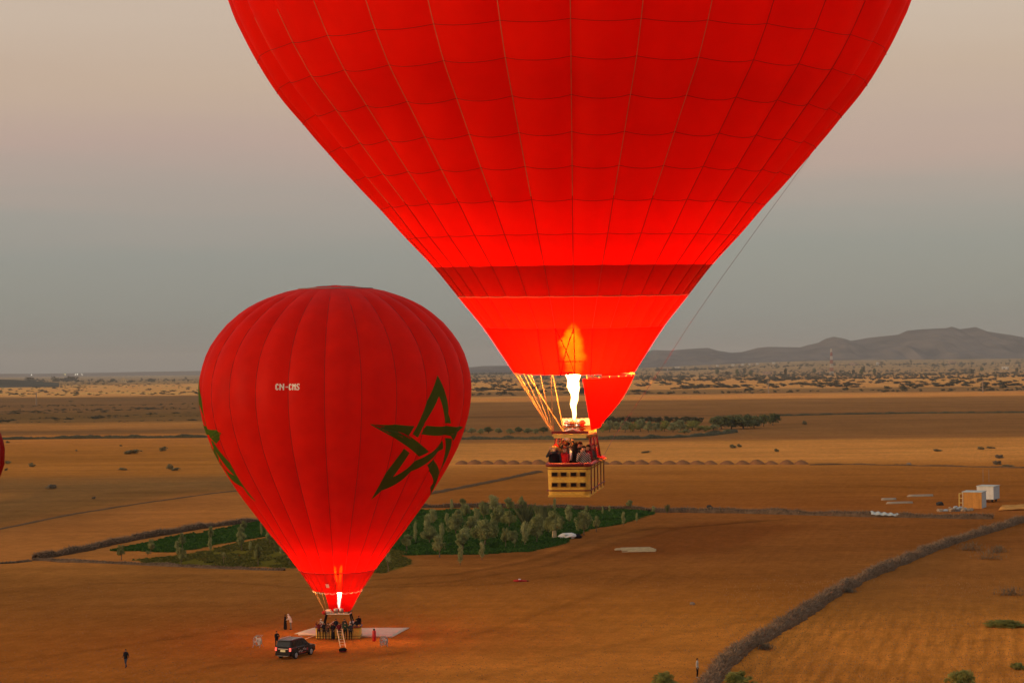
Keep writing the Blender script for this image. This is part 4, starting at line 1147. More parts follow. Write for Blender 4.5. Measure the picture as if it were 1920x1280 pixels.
ORCH = [  # x, foot y, height, width, kind
    (227.5, 1049, 26, 21, 'round'), (283, 1037, 25, 17, 'round'), (277, 1041, 9, 9, 'round'), (342, 1027, 26, 19, 'round'), (332, 1031, 17, 12, 'narrow'), (340, 1056, 30, 23, 'round'),
    (396, 1014, 25, 15, 'round'), (394, 1033, 25, 11, 'narrow'), (458, 997, 20, 17, 'round'), (452, 1010, 21, 18, 'round'), (453, 1031, 31, 26, 'round'), (469, 1032, 16, 10, 'narrow'),
    (484, 1060, 37, 21, 'round'), (419, 1057, 23, 10, 'sparse'), (490, 1005, 28, 7, 'narrow'), (505, 1020, 28, 18, 'round'), (529, 1041, 21, 14, 'narrow'), (542, 1059, 23, 11, 'sparse'),
    (763, 1033, 29, 30, 'round'), (728, 1070, 33, 20, 'sparse'), (779, 1017, 36, 10, 'narrow'), (802, 996, 31, 20, 'narrow'), (806, 1018, 31, 33, 'bushy'), (828, 1008, 26, 15, 'narrow'),
    (824, 1044, 36, 34, 'round'), (855, 1002, 36, 36, 'bushy'), (838, 987, 24, 11, 'narrow'), (847, 958, 21, 9, 'narrow'), (868, 952, 18, 15, 'round'), (873, 968, 23, 23, 'bushy'), (907, 973, 31, 25, 'bushy'),
    (882, 999, 29, 27, 'round'), (868, 1031, 29, 35, 'round'), (863, 1059, 33, 15, 'narrow'), (904, 1049, 31, 14, 'narrow'), (910, 1022, 48, 52, 'bushy'), (948, 1025, 33, 21, 'round'), (965, 1028, 20, 11, 'sparse'),
    (984, 1022, 41, 20, 'narrow'), (1007, 1017, 48, 36, 'bushy'), (939, 973, 26, 17, 'round'), (933, 987, 33, 26, 'bushy'), (977, 955, 23, 15, 'round'), (986, 994, 50, 56, 'reedy'), (1016, 1003, 56, 52, 'reedy'),
    (1039, 1008, 51, 38, 'bushy'), (955, 988, 31, 31, 'bushy'), (1040, 958, 23, 9, 'narrow'), (1067, 979, 30, 20, 'narrow'), (1095, 1002, 42, 35, 'bushy'), (1118, 996, 27, 20, 'round'), (1101, 963, 15, 13, 'round'),
    (1130, 964, 14, 6, 'narrow'), (1143, 960, 12, 6, 'narrow'), (1180, 955, 17, 18, 'round'), (1169, 984, 23, 10, 'narrow'), (1194, 979, 17, 7, 'narrow'), (1225, 961, 12, 9, 'narrow'), (1251, 961, 16, 15, 'reedy')]
_r = random.Random(77)
for x, y in ((925, 1004), (960, 1017), (1000, 1004), (1028, 996), (893, 985), (872, 1012), (858, 978), (812, 982), (1050, 990), (925, 960), (955, 962)):
    ORCH.append((x, y, _r.uniform(20, 32), _r.uniform(18, 32), _r.choice(('round', 'bushy', 'bushy', 'narrow'))))
ORCH.sort()
WORD = {'round': 'rounded grey green olive tree', 'narrow': 'narrow pale upright tree', 'bushy': 'broad bushy olive tree', 'sparse': 'nearly bare spindly young tree', 'reedy': 'dark spiky clump of tall fronds'}
cnt = {}; tot = {}
SIDE = lambda x: 'left of' if x < 640 else 'right of'
for x, y, h, w, k in ORCH: tot[k, SIDE(x)] = tot.get((k, SIDE(x)), 0) + 1
for x, y, h, w, k in ORCH:
    key = (k, SIDE(x)); cnt[key] = cnt.get(key, 0) + 1; n = cnt[key]
    lab = '%s %s the standing balloon, %s such from the left' % (WORD[k], SIDE(x), ordinal(n)) if tot[key] > 1 else 'only %s %s the standing balloon' % (WORD[k], SIDE(x))
    nv = {'round': 4, 'narrow': 3, 'bushy': 3, 'sparse': 2, 'reedy': 2}[k]
    plant('orchard_tree', k, random.randrange(nv), x, y, h, w, lab, 'tree', 'trees in the irrigated orchard')
# distant grove behind the flying basket
GROVE = []
for i, x in enumerate((866, 884, 901, 916, 935, 957, 973, 990, 1004, 1019)): GROVE.append((x, 811 + (i % 3), 11 + (i * 5) % 5, 15 + (i * 3) % 6, 'pale' if i % 3 else 'dark'))
for i, x in enumerate((1138, 1152, 1166, 1182, 1200, 1218, 1234, 1253, 1272, 1290, 1307)): GROVE.append((x, 794 - (i % 2), 13 + (i * 7) % 7, 22 + (i * 5) % 8, 'brown'))
for i, x in enumerate((1130, 1143, 1158, 1172, 1187, 1201, 1216, 1230, 1246, 1262, 1276)): GROVE.append((x, 810 - (i % 3), 18 + (i * 4) % 7, 19 + (i * 7) % 6, 'pale' if i % 4 else 'green'))
GROVE += [(1298, 806, 20, 34, 'green'), (1284, 812, 8, 24, 'pale'), (1309, 808, 10, 13, 'yellow'), (1322, 808, 12, 22, 'green'), (1338, 806, 11, 24, 'pale'), (1352, 804, 23, 40, 'dark'), (1372, 804, 25, 40, 'dark'), (1393, 804, 26, 46, 'dark'), (1414, 802, 22, 36, 'dark'), (1432, 799, 21, 26, 'dark'), (1449, 797, 21, 26, 'dark'), (1362, 812, 8, 20, 'pale'), (1340, 814, 8, 22, 'brown')]
GROVE.sort()
GW = {'pale': 'pale silvery shrubby tree', 'dark': 'dark green rounded tree', 'brown': 'low brownish green tree', 'green': 'bright green bush', 'yellow': 'yellow leaved bush'}
GL2 = lambda x: 'left of the flying basket' if x < 1080 else 'right of the flying basket'
cnt = {}; tot = {}
for g in GROVE: tot[g[4], GL2(g[0])] = tot.get((g[4], GL2(g[0])), 0) + 1
for x, y, h, w, k in GROVE:
    key = (k, GL2(x)); cnt[key] = cnt.get(key, 0) + 1
    lab = '%s, distant grove %s, %s from left' % (GW[k], GL2(x), ordinal(cnt[key])) if tot[key] > 1 else 'lone %s in the distant grove %s' % (GW[k], GL2(x))
    plant('grove_tree', k, random.randrange(2) if k == 'dark' else 0, x, y, h, w, lab, 'tree', 'trees of the distant grove')
# shrubs ---------------------------------------------------------------
SHRUB = [crown_mesh('shrub', round_blobs(200 + i, 8, .40, .5, .5), 260, .13, 210 + i, M['scrub_mid']) for i in range(4)]
SHRUB_DRY = [crown_mesh('shrub', round_blobs(220 + i, 9, .38, .5, .5), 420, .085, 230 + i, M['scrub_dry'], aspect=3.0) for i in range(2)]
SHRUB_GREEN = [crown_mesh('shrub', round_blobs(240 + i, 14, .42, .55, .5), 5200, .035, 250 + i, M['green_bush'], aspect=2.6, up=.8) for i in range(3)]
def shrub(meshes, px, py, hpx, wpx, label, group=None, depth=None):
    p = GP(px, py); s = scale_at(p)
    o = obj('shrub', random.choice(meshes)); o.location = p; o.rotation_euler = (0, 0, random.uniform(-.3, .3))
    o.scale = (wpx / s, (depth or min(wpx / s * 1.0, 6)), hpx / s * 1.08)
    return tag(o, label, 'shrub', group)
shrub(SHRUB, 250, 850, 8, 36, 'flat dark green shrub patch on the sandy field left of the standing balloon')
shrub(SHRUB, 307, 845, 9, 15, 'small rounded shrub on the sand just left of the standing balloon')
shrub(SHRUB, 318, 880, 11, 14, 'dark shrub with a taller left end, below the sandy field'); shrub(SHRUB, 330, 882, 6, 18, 'low green shrub spreading right of a taller dark one')
shrub(SHRUB, 229, 881, 5, 16, 'very flat dark shrub alone on the sand')
shrub(SHRUB_DRY, 97, 916, 9, 23, 'pale dry tuft on the dark ploughed field at the left'); shrub(SHRUB_DRY, 176, 935, 5, 9, 'tiny pale tuft low on the dark ploughed field')
shrub(SHRUB, 59, 875, 8, 13, 'dark pointed shrub near the left edge of the sandy field'); shrub(SHRUB, 14, 869, 6, 14, 'low brown shrub by the dull red balloon sliver')
shrub(SHRUB, 12, 882, 5, 8, 'little dark shrub beside the left picture edge balloon'); shrub(SHRUB, 14, 830, 4, 9, 'dark speck of shrub below the far hedge line')
shrub(SHRUB, 226, 830 + 6, 3, 6, 'tiny shrub alone in the upper sandy field'); shrub(SHRUB, 143, 845, 3, 5, 'tiny faint shrub in the middle of the left sand')
shrub(SHRUB, 1374, 839, 7, 17, 'dark shrub left of its twin on the sandy strip below the grove'); shrub(SHRUB, 1386, 837, 6, 12, 'small shrub right of its dark twin on the sandy strip')
shrub(SHRUB, 1456, 846, 6, 12, 'single small shrub below the grove end on the sandy strip'); shrub(SHRUB, 1212, 848, 4, 20, 'flat shrub on the sandy strip just right of the flying basket')
shrub(SHRUB, 1758, 845, 4, 22, 'flat faint shrub on the right part of the sandy strip'); shrub(SHRUB, 1838, 842, 6, 14, 'dark shrub at the left of a close pair, right sandy strip'); shrub(SHRUB, 1856, 840, 4, 18, 'thin shrub at the right of a close pair, right sandy strip')
shrub(SHRUB_DRY, 1872, 858, 7, 18, 'grey shrub halfway down the right sandy strip'); shrub(SHRUB_DRY, 1868, 870, 8, 18, 'grey bushy shrub lowest on the right sandy strip'); shrub(SHRUB, 1888, 874, 4, 30, 'flat dark shrub along the lower edge of the right sandy strip')
shrub(SHRUB, 1422, 707 + 93, 4, 8, 'tiny dark shrub right under the grove end') if False else None
shrub(SHRUB, 1508, 796, 8, 9, 'lone thin shrub in the brown field right of the grove')
shrub(SHRUB_GREEN, 1243, 1292, 32, 52, 'blurry green bush at the bottom edge, left of the brush hedge', None, 2.4)
shrub(SHRUB_GREEN, 1386, 1294, 34, 62, 'green rounded bush at the bottom edge, right of the brush hedge', None, 2.8)
shrub(SHRUB_GREEN, 1805, 1296, 38, 66, 'green bush at the bottom edge, near the right corner', None, 3.0)
shrub(SHRUB_GREEN, 1880, 1174, 13, 84, 'long flat olive green patch of scrub at the right edge', None, 2.2); shrub(SHRUB_GREEN, 1908, 1252, 11, 28, 'small flat green scrub at the right edge, nearest the bottom', None, 1.6)
DRYL = [(1818, 1030, 14, 44, 'upper loose heap of dry brush right of the long hedge'), (1858, 1047, 18, 56, 'lower loose heap of pale dry brush right of the long hedge'), (1872, 1034, 12, 34, 'short heap of dry brush between two longer ones'),
        (1895, 1114, 14, 60, 'grey dry brush at the right edge, above the green scrub'), (1434, 1214, 9, 26, 'small tuft of dead brush at the foot of the long hedge'), (1592, 1108, 6, 22, 'loose twigs lying beside the bend of the long hedge')]
for a in DRYL:
    p = GP(a[0], a[1]); s = scale_at(p); g = np.random.default_rng(int(a[0]))
    w, h = a[3] / s, a[2] / s; n = 420; c = np.c_[g.normal(0, w * .24, n), g.normal(0, .8, n), g.random(n) ** 1.6 * h * .8]
    d = g.normal(size=(n, 3)); d[:, 2] = np.abs(d[:, 2]) * .7; d /= np.linalg.norm(d, axis=1)[:, None]; l = g.uniform(.3, .8, n)[:, None]; sd_ = np.cross(d, (0, .3, 1)); sd_ /= np.linalg.norm(sd_, axis=1)[:, None] + 1e-6
    V = np.stack([c - sd_ * .03, c + sd_ * .03, c + d * l], 1).reshape(-1, 3)
    o = obj('dry_brush', np_mesh('dry_brush', V, np.arange(3 * n).reshape(n, 3), M['scrub_dry'], False)); o.location = p
    tag(o, a[4], 'dry brush', kind='stuff')
# scrub of the far plain: the biggest three hundred stand alone, the rest are one mass
g = np.random.default_rng(5); cand = []
def far_field(n, v0, v1, x0, x1, dens):
    k = 0
    while k < n:
        v = v0 + (v1 - v0) * g.random(); x = x0 + (x1 - x0) * g.random()
        if g.random() < dens(x, v): cand.append((x, v)); k += 1
def cl(x, v): return float(fbm(np.array([x / 45.]), np.array([v / 4.]), 3)[0])
far_field(520, 27, 43, 880, 1990, lambda x, v: max(0, cl(x, v) - .36) * 3)
far_field(900, 18, 28, 880, 1990, lambda x, v: max(0, cl(x, v) - .30) * 3)
far_field(1500, 8, 19, 880, 1990, lambda x, v: max(0, cl(x, v) - .34) * 3)
far_field(210, 26, 43, -70, 420, lambda x, v: max(0, cl(x, v) - .33) * 3)
far_field(240, 14, 27, 60, 420, lambda x, v: max(0, cl(x, v) - .36) * 3)
far_field(120, 47, 53, 880, 1990, lambda x, v: max(0, cl(x + 900, v) - .42) * 3)
far_field(330, 52, 96, -70, 420, lambda x, v: (.03 + (abs(v - 70 + (x - 200) * .02) < 3) * 1.0 + (abs(v - 62) < 1.5) * .5 + (abs(v - 84 + (x - 200) * .03) < 2.5) * .9) * max(0, cl(x, v) - .3) * 2)
rows = []
for x, v in cand:
    d = FPX * CAMH / v; w = g.uniform(4.0, 15) * (1 if v < 48 else .62) * (.62 if x < 500 else 1); h = min(w * g.uniform(.2, .36), 4.0) * (.6 if v > 48 else 1)
    rows.append((w * FPX / d * h * FPX / d, x, v, d, w, h))
rows.sort(reverse=True)
SHR_FAR = [crown_mesh('shrub', round_blobs(260 + i, 7, .36, .5, .48), 110, .20, 270 + i, M['scrub']) for i in range(4)]
Vs, Fs, nb = [], [], 0
bm_ = []
for m_ in SHR_FAR:
    a = np.empty(len(m_.vertices) * 3, np.float32); m_.vertices.foreach_get('co', a); bm_.append(a.reshape(-1, 3))
kept = 0; KEPT = []
for sz, x, v, d, w, h in rows:
    X_ = (x - 960) / FPX * d; z_ = gz(X_, d) - .1
    if kept < 280 and (-30 < x < 395 or 880 < x < 1950):
        o = obj('shrub', SHR_FAR[kept % 4]); o.location = (X_, d, z_); o.scale = (w, w * .8, h); kept += 1
        KEPT.append((x, v, o))
    else:
        b_ = bm_[nb % 4]; q = b_[: 4 * 60] * np.array((w, w * .8, h)) + np.array((X_, d, z_)); Vs.append(q); Fs.append(np.arange(240).reshape(60, 4) + 240 * nb); nb += 1
tag(obj('scrubland', np_mesh('scrubland', np.concatenate(Vs), np.concatenate(Fs), M['scrub'], False)), 'scattered scrub fading out across the far plain', kind='stuff')
ZONES = [('far left brown fields', 'scrub in the far left brown fields', lambda x, v: v > 50 and x < 500), ('far left sandy plain', 'scrub on the far left plain', lambda x, v: x < 500),
         ('brown strip above the sandy road', 'scrub above the sandy road', lambda x, v: v > 46), ('sandy plain under the mountains', 'scrub on the right sandy plain', lambda x, v: True)]
for zi, (zn, zg, zf) in enumerate(ZONES):
    mine = [k for k in KEPT if zf(k[0], k[1]) and not any(q[2](k[0], k[1]) for q in ZONES[:zi])]
    mine.sort(key=lambda k: -k[1]); nr = max(1, len(mine) // 24); per = math.ceil(len(mine) / nr)
    for r_ in range(nr):
        row = sorted(mine[r_ * per:(r_ + 1) * per], key=lambda k: k[0])
        for i, (x, v, o) in enumerate(row):
            tag(o, '%s shrub on the %s, %s row, %s from left' % ('wide dark' if o.scale[0] > 6 else 'small dark', zn, ordinal(r_ + 1), ordinal(i + 1)), 'shrub', zg)
# far tree lines, one mass
Vs, Fs, nb = [], [], 0
def tree_line(x0, x1, v, hpx, n, jit=.6, dist=None):
    global nb
    for i in range(n):
        x = x0 + (x1 - x0) * g.random(); vv = v + g.normal(0, jit); d = dist or FPX * CAMH / vv; X_ = (x - 960) / FPX * d; z_ = gz(X_, d)
        h = hpx * g.uniform(.5, 1.2) / FPX * d; w = h * g.uniform(1.0, 2.6); b_ = bm_[nb % 4]
        Vs.append(b_[:240] * np.array((w, w, h)) + np.array((X_, d, z_ - .3))); Fs.append(np.arange(240).reshape(60, 4) + 240 * nb); nb += 1
tree_line(1230, 1350, 2, 4.5, 70, .2, 8200); tree_line(1360, 1930, 2, 3.6, 110, .3, 8600); tree_line(890, 960, 3, 3, 40, .2, 9000)
tree_line(1210, 1960, 20, 5, 110, .5); tree_line(1560, 1960, 22, 4, 60, .5); tree_line(1200, 1960, 12, 4, 130, .8); tree_line(880, 960, 12, 4, 30, 1)
tree_line(60, 400, 17, 5, 70, 1.0); tree_line(100, 140, 14.5, 8, 14, .3); tree_line(48, 68, 14.5, 7, 8, .3)
tree_line(1200, 1300, 23, 6, 26, .5); tree_line(1200, 1960, 26.5, 5, 170, .5); tree_line(1200, 1960, 15.5, 3.4, 150, .5); tree_line(880, 960, 24, 4.5, 40, .8); tree_line(1200, 1960, 51, 5, 60, 1.0); tree_line(880, 960, 50, 5, 14, 1.0)
for v_, n_ in ((62, 40), (70, 110), (84, 90), (92, 40)): tree_line(-60, 420, v_, 2.6, n_, .7)
tag(obj('treeline', np_mesh('treeline', np.concatenate(Vs), np.concatenate(Fs), M['scrub'], False)), 'dark far lines of trees below the mountains', kind='stuff')
# slim far trees that stand above the plain
FT = [(1345, 11), (1363, 9), (1383, 14), (1396, 13), (1407, 10), (1473, 15), (1527, 10), (1600, 10), (1615, 12), (1619, 14), (1640, 11), (1823, 10), (1841, 9), (1907, 10)]
for i, (x, h) in enumerate(FT):
    o = plant('far_tree', 'brown' if i % 2 else 'dark', 0, x, hor(x) + 17 + (i % 3) * 2, h, 7, 'slim dark tree on the far plain, %s from left in a loose row' % ordinal(i + 1), 'tree', 'slim trees on the far plain')
# hedges of piled brush ---------------------------------------------------
def hedge(name, pts_px, width, height, label, cat, mat_, twigs, seed, pale=False):
    pts = [G(*p) for p in pts_px]; q = [pts[0]]
    for a, b_ in zip(pts[:-1], pts[1:]):
        n = max(2, int((b_ - a).length / .55))
        for i in range(1, n + 1): q.append(a.lerp(b_, i / n))
    q = np.array([(p.x, p.y) for p in q]); k = np.hanning(15); k /= k.sum()
    pad = np.r_[np.repeat(q[:1], 7, 0), q, np.repeat(q[-1:], 7, 0)]
    q = np.c_[np.convolve(pad[:, 0], k, 'valid'), np.convolve(pad[:, 1], k, 'valid')]
    t = np.gradient(q, axis=0); t /= np.linalg.norm(t, axis=1)[:, None]; nrm = np.c_[-t[:, 1], t[:, 0]]
    s = np.r_[0, np.cumsum(np.linalg.norm(np.diff(q, axis=0), axis=1))]
    gr = np.random.default_rng(seed)
    wv = width * (.55 + .9 * fbm(s / 5, s * 0 + seed, 3)); hv = height * (.30 + 1.4 * fbm(s / 3.5, s * 0 + seed + 9, 4))
    cols = 11; V = []
    for j in range(cols):
        a = math.pi * j / (cols - 1); off_ = math.cos(a) * wv / 2; z = np.sin(a) ** .8 * hv
        nn = (fbm(s / .9 + j * 3.1, s * 0 + j * 1.7 + seed, 3) - .5)
        off_ = off_ * (1 + .5 * nn); z = z * (1 + .7 * nn)
        xy = q + nrm * off_[:, None]; V.append(np.c_[xy, ground_z(xy[:, 0], xy[:, 1]) - .05 + z])
    V = np.stack(V, 1).reshape(-1, 3)
    o = tag(obj(name, np_mesh(name, V, grid_faces(len(q), cols), mat_)), label, cat)
    idx = gr.integers(0, len(q), twigs); a = np.arccos(gr.uniform(-.98, .98, twigs)); r = gr.uniform(.75, 1.08, twigs)
    xy = q[idx] + nrm[idx] * (np.cos(a) * wv[idx] / 2 * r)[:, None]; z = np.sin(a) * hv[idx] * r + ground_z(xy[:, 0], xy[:, 1])
    c = np.c_[xy, z]; d = np.c_[nrm[idx] * np.cos(a)[:, None], np.sin(a)[:, None]] * .6 + gr.normal(size=(twigs, 3)) * .6; d[:, 2] = np.abs(d[:, 2]) * .8; d /= np.linalg.norm(d, axis=1)[:, None]
    l = (gr.uniform(.4, 1.2, twigs) * height * .75)[:, None]; sd_ = np.cross(d, gr.normal(size=(twigs, 3))); sd_ /= np.linalg.norm(sd_, axis=1)[:, None] + 1e-6; wd = gr.uniform(.018, .045, twigs)[:, None]
    T = np.stack([c - sd_ * wd, c + sd_ * wd, c + d * l], 1).reshape(-1, 3)
    tw = obj('loose_twigs', np_mesh('loose_twigs', T, np.arange(3 * twigs).reshape(-1, 3), mat_ if pale else (M['twig_pale'] if 'bank' not in name else mat_), False), o); tag(tw, kind='stuff')
    return o
hedge('brush_hedge', [(1306, 1325), (1330, 1282), (1355, 1250), (1385, 1222), (1430, 1197), (1500, 1156), (1560, 1117), (1600, 1094), (1680, 1059), (1760, 1026), (1840, 1000), (1900, 982), (1990, 958)], 1.75, .85, 'long grey hedge of piled dry brush curving across the lower right', 'hedge', M['twig'], 17000, 1)
hedge('brush_hedge', [(1218, 959), (1300, 960), (1400, 961), (1500, 964), (1600, 967), (1700, 969), (1800, 971), (1868, 972)], 1.7, .75, 'straight brush hedge running from the green plot to the cabins', 'hedge', M['twig'], 9000, 2)
hedge('brush_hedge', [(62, 1049), (100, 1042), (160, 1031), (240, 1013), (320, 999), (400, 986), (480, 977), (600, 967)], 1.8, .80, 'dark brush hedge along the far side of the left green plot', 'hedge', M['twig_dark'], 8000, 3)
hedge('brush_hedge', [(58, 1049), (120, 1052), (200, 1055), (300, 1060), (400, 1064), (470, 1067), (540, 1069)], 1.0, .36, 'low crumbly brush bank along the near side of the left green plot', 'hedge', M['twig'], 5000, 4)
hedge('brush_hedge', [(-20, 1056), (30, 1054), (58, 1050)], 1.2, .30, 'short thin brush bank leading off the left edge', 'hedge', M['twig_dark'], 500, 5)
hedge('brush_hedge', [(780, 951), (900, 950), (1040, 953), (1180, 955), (1222, 958)], 1.4, .7, 'brush hedge behind the orchard trees under the flying basket', 'hedge', M['twig_dark'], 3500, 6)
hedge('field_hedge', [(-30, 824), (60, 822.5), (200, 821), (330, 820), (420, 819)], 2.4, 1.2, 'thin dark hedge line across the far left sandy field', 'hedge', M['scrub'], 1500, 7, True)
hedge('field_hedge', [(850, 823), (960, 822), (1080, 823), (1180, 822), (1260, 820), (1330, 816), (1380, 810)], 2.6, 1.1, 'dark bank along the front edge of the distant grove', 'hedge', M['scrub'], 1500, 8, True)
hedge('field_hedge', [(1455, 780), (1560, 778), (1700, 776), (1920, 774.5), (2000, 774)], 2.2, .8, 'thin dark line of scrub across the brown field at the right', 'hedge', M['scrub'], 1200, 9, True)
hedge('earth_bank', [(800, 926), (860, 915), (930, 901), (1012, 884)], 2.2, .38, 'low dark bank slanting up towards the flying basket', 'bank', M['bank'], 400, 10)
hedge('earth_bank', [(-20, 995), (120, 966), (250, 945), (400, 924), (470, 917)], 1.4, .15, 'faint slanting bank across the left brown field', 'bank', M['bank'], 300, 11)
hedge('earth_bank', [(1515, 871), (1600, 870), (1700, 872), (1800, 874), (1990, 878)], 1.5, .35, 'low bank continuing the row of mounds to the right', 'bank', M['bank'], 300, 12)
# crops on the green plots ---------------------------------------------------
def tufts(name, poly, n, h, mat_, label, seed):
    gr = np.random.default_rng(seed); P_ = np.array(poly); lo, hi = P_.min(0), P_.max(0); pts = np.empty((0, 2))
    while len(pts) < n:
        c = lo + (hi - lo) * gr.random((n * 2, 2)); e = (fbm(c[:, 0] / 6, c[:, 1] / 6, 3) - .5) * 3
        keep = in_poly(c[:, 0] + e, c[:, 1] + e, poly) & (fbm(c[:, 0] / 3, c[:, 1] / 9, 3) > .36); pts = np.r_[pts, c[keep]]
    pts = pts[:n]; z = ground_z(pts[:, 0], pts[:, 1]); c = np.c_[pts, z]
    a = gr.random(n) * 6.28; d = np.c_[np.cos(a), np.sin(a), np.zeros(n)] * gr.uniform(.12, .3, n)[:, None]; up = np.c_[gr.normal(0, .08, (n, 2)), gr.uniform(.5, 1.2, n) * h]
    V = np.stack([c - d, c + d, c + d * .7 + up, c - d * .7 + up * .9], 1).reshape(-1, 3)
    return tag(obj(name, np_mesh(name, V, np.arange(4 * n).reshape(n, 4), mat_, False)), label, kind='stuff')
tufts('grass', POLY_DARK, 45000, .30, M['grass'], 'dark green crop growing in the irrigated plot', 1)
tufts('grass', POLY_OLIVE, 16000, .22, M['grass_olive'], 'olive green grass under the left orchard trees', 2)
# ================================================================== PEOPLE
def capsule(b, p, q, r0, r1, n=8):
    p, q = Vector(p), Vector(q); d = (q - p); L = d.length; d.normalize()
    pts, rs = [], []
    for a in (-80, -50, -20): pts.append(p + d * r0 * math.sin(R(a))); rs.append(r0 * math.cos(R(a)))
    for t in (.25, .5, .75): pts.append(p.lerp(q, t)); rs.append(r0 + (r1 - r0) * t)
    for a in (20, 50, 80): pts.append(q + d * r1 * math.sin(R(a))); rs.append(r1 * math.cos(R(a)))
    b.tube(pts, rs, n)
BODY = {}
def make_body(key, pose):
    """one continuous figure 1.75 m tall, facing -Y; pose gives joint positions"""
    P_ = dict(pel=(0, 0, .96), chest=(0, 0, 1.30), neck=(0, 0, 1.50), head=(0, -.02, 1.63),
              shL=(.185, 0, 1.43), elL=(.24, .03, 1.14), haL=(.25, -.06, .90), shR=(-.185, 0, 1.43), elR=(-.24, .03, 1.14), haR=(-.25, -.06, .90),
              hiL=(.10, 0, .93), knL=(.115, -.02, .51), anL=(.12, .02, .09), hiR=(-.10, 0, .93), knR=(-.115, -.02, .51), anR=(-.12, .02, .09), robe=0, look=0.0)
    P_.update(pose); v = {k: Vector(q) if isinstance(q, tuple) else q for k, q in P_.items()}
    b = MB(); seg = []
    def limb(a, c, r0, r1, m): capsule(b, a, c, r0, r1); seg.append((a, c, (r0 + r1) / 2, m))
    # trunk: hips, waist, chest, shoulders
    for z_, (w, d) in ((0, (.165, .115)), (.35, (.15, .10)), (.75, (.175, .115)), (1.0, (.185, .115)), (1.25, (.165, .10))):
        c = v['pel'].lerp(v['chest'], z_) if z_ <= 1 else v['chest'].lerp(v['neck'], .5); b.ell(c, (w, d, .15), 12, 8)
    seg.append((v['pel'], v['pel'].lerp(v['chest'], .12), .10, 2)); seg.append((v['pel'].lerp(v['chest'], .25), v['neck'] - Vector((0, 0, .04)), .15, 1))
    limb(v['neck'] - Vector((0, 0, .03)), v['head'] - Vector((0, 0, .05)), .062, .055, 0)
    for s in 'LR':
        limb(v['sh' + s], v['el' + s], .066, .048, 1); limb(v['el' + s], v['ha' + s], .048, .034, 1)
        limb(v['hi' + s], v['kn' + s], .095, .062, 2); limb(v['kn' + s], v['an' + s], .062, .044, 2)
        a = v['an' + s]; fwd = Vector((0, -1, 0)); limb(a - Vector((0, 0, .045)) - fwd * .04, a + fwd * .16 - Vector((0, 0, .058)), .042, .030, 3)
        b.ell(v['ha' + s] + (v['ha' + s] - v['el' + s]).normalized() * .055, (.036, .036, .05), 8, 6); seg.append((v['ha' + s], v['ha' + s] + (v['ha' + s] - v['el' + s]).normalized() * .11, .03, 0))
    if v['robe']:
        prof = [(.19, .10), (.205, .25), (.19, .55), (.175, .9), (.16, 1.1), (.12, 1.3)]
        b.lathe([(r, z) for r, z in prof], (v['pel'].x, v['pel'].y, 0), 16); seg.append(((v['pel'].x, v['pel'].y, .1), (v['pel'].x, v['pel'].y, 1.1), .2, 1))
    h = v['head']; L = v['look']; f = Vector((math.sin(L), -math.cos(L), 0)); sd_ = Vector((f.y, -f.x, 0))
    b.ell(h + Vector((0, 0, .02)), (.078, .078, .105), 12, 9); b.ell(h - f * .022 + Vector((0, 0, .035)), (.08, .08, .085), 12, 9); b.ell(h + f * .03 - Vector((0, 0, .065)), (.052, .052, .048), 10, 7)
    b.ell(h + f * .086 - Vector((0, 0, .012)), (.016, .016, .026), 8, 6)
    for s in (-1, 1): b.ell(h + sd_ * .080 * s, (.014, .018, .03), 6, 5)
    seg.append((h - Vector((0, 0, .05)), h + Vector((0, 0, .06)), .10, 0))
    tmp = bpy.data.objects.new('tmp_body', b.mesh('tmp_body', [])); COL.objects.link(tmp)
    md = tmp.modifiers.new('r', 'REMESH'); md.mode = 'VOXEL'; md.voxel_size = .021; md.use_smooth_shade = True
    sm = tmp.modifiers.new('s', 'SMOOTH'); sm.iterations = 2; sm.factor = .5
    dg = bpy.context.evaluated_depsgraph_get(); me = bpy.data.meshes.new_from_object(tmp.evaluated_get(dg))
    old = tmp.data; bpy.data.objects.remove(tmp); bpy.data.meshes.remove(old)
    # fingers, rooted in the palm
    n = len(me.vertices); co = np.empty(n * 3, np.float32); me.vertices.foreach_get('co', co); co = co.reshape(-1, 3)
    fcs = [tuple(p.vertices) for p in me.polygons]; fb = MB(); fb.add(co.tolist(), fcs); nbody = len(fcs)
    for s, sg in (('L', 1), ('R', -1)):
        d = (v['ha' + s] - v['el' + s]).normalized(); o = v['ha' + s] + d * .085; across = d.cross(Vector((0, -1, 0)) if abs(d.y) < .8 else Vector((0, 0, 1))).normalized(); curl = d.cross(across) * sg
        for i, l in enumerate((.066, .078, .072, .055)):
            p0_ = o + across * (i - 1.5) * .017 - d * .01; p1_ = p0_ + d * l * .55 + curl * .006; fb.tube([p0_, p1_, p1_ + d * l * .35 + curl * .022], [.0095, .0088, .007], 5)
        t0_ = v['ha' + s] + d * .035 + across * .028 * -1; fb.tube([t0_, t0_ - across * .025 + d * .025, t0_ - across * .03 + d * .055], [.011, .010, .008], 5)
    me = fb.mesh('person', [], True)
    np_ = len(me.polygons); ce = np.empty(np_ * 3, np.float32); me.polygons.foreach_get('center', ce); ce = ce.reshape(-1, 3); best = np.full(np_, 9e9); mi = np.zeros(np_, np.int32)
    for a, c, r, m_ in seg:
        a, c = np.array(a, float), np.array(c, float); d = c - a; t = np.clip(((ce - a) @ d) / (d @ d + 1e-9), 0, 1); ds = np.linalg.norm(ce - a - t[:, None] * d, axis=1) - r
        k = ds < best; best[k] = ds[k]; mi[k] = m_
    mi[nbody:] = 0
    for m_ in range(4): me.materials.append(M['skin'])
    me.polygons.foreach_set('material_index', mi)
    BODY[key] = (me, h, L, v)
make_body('stand', {})
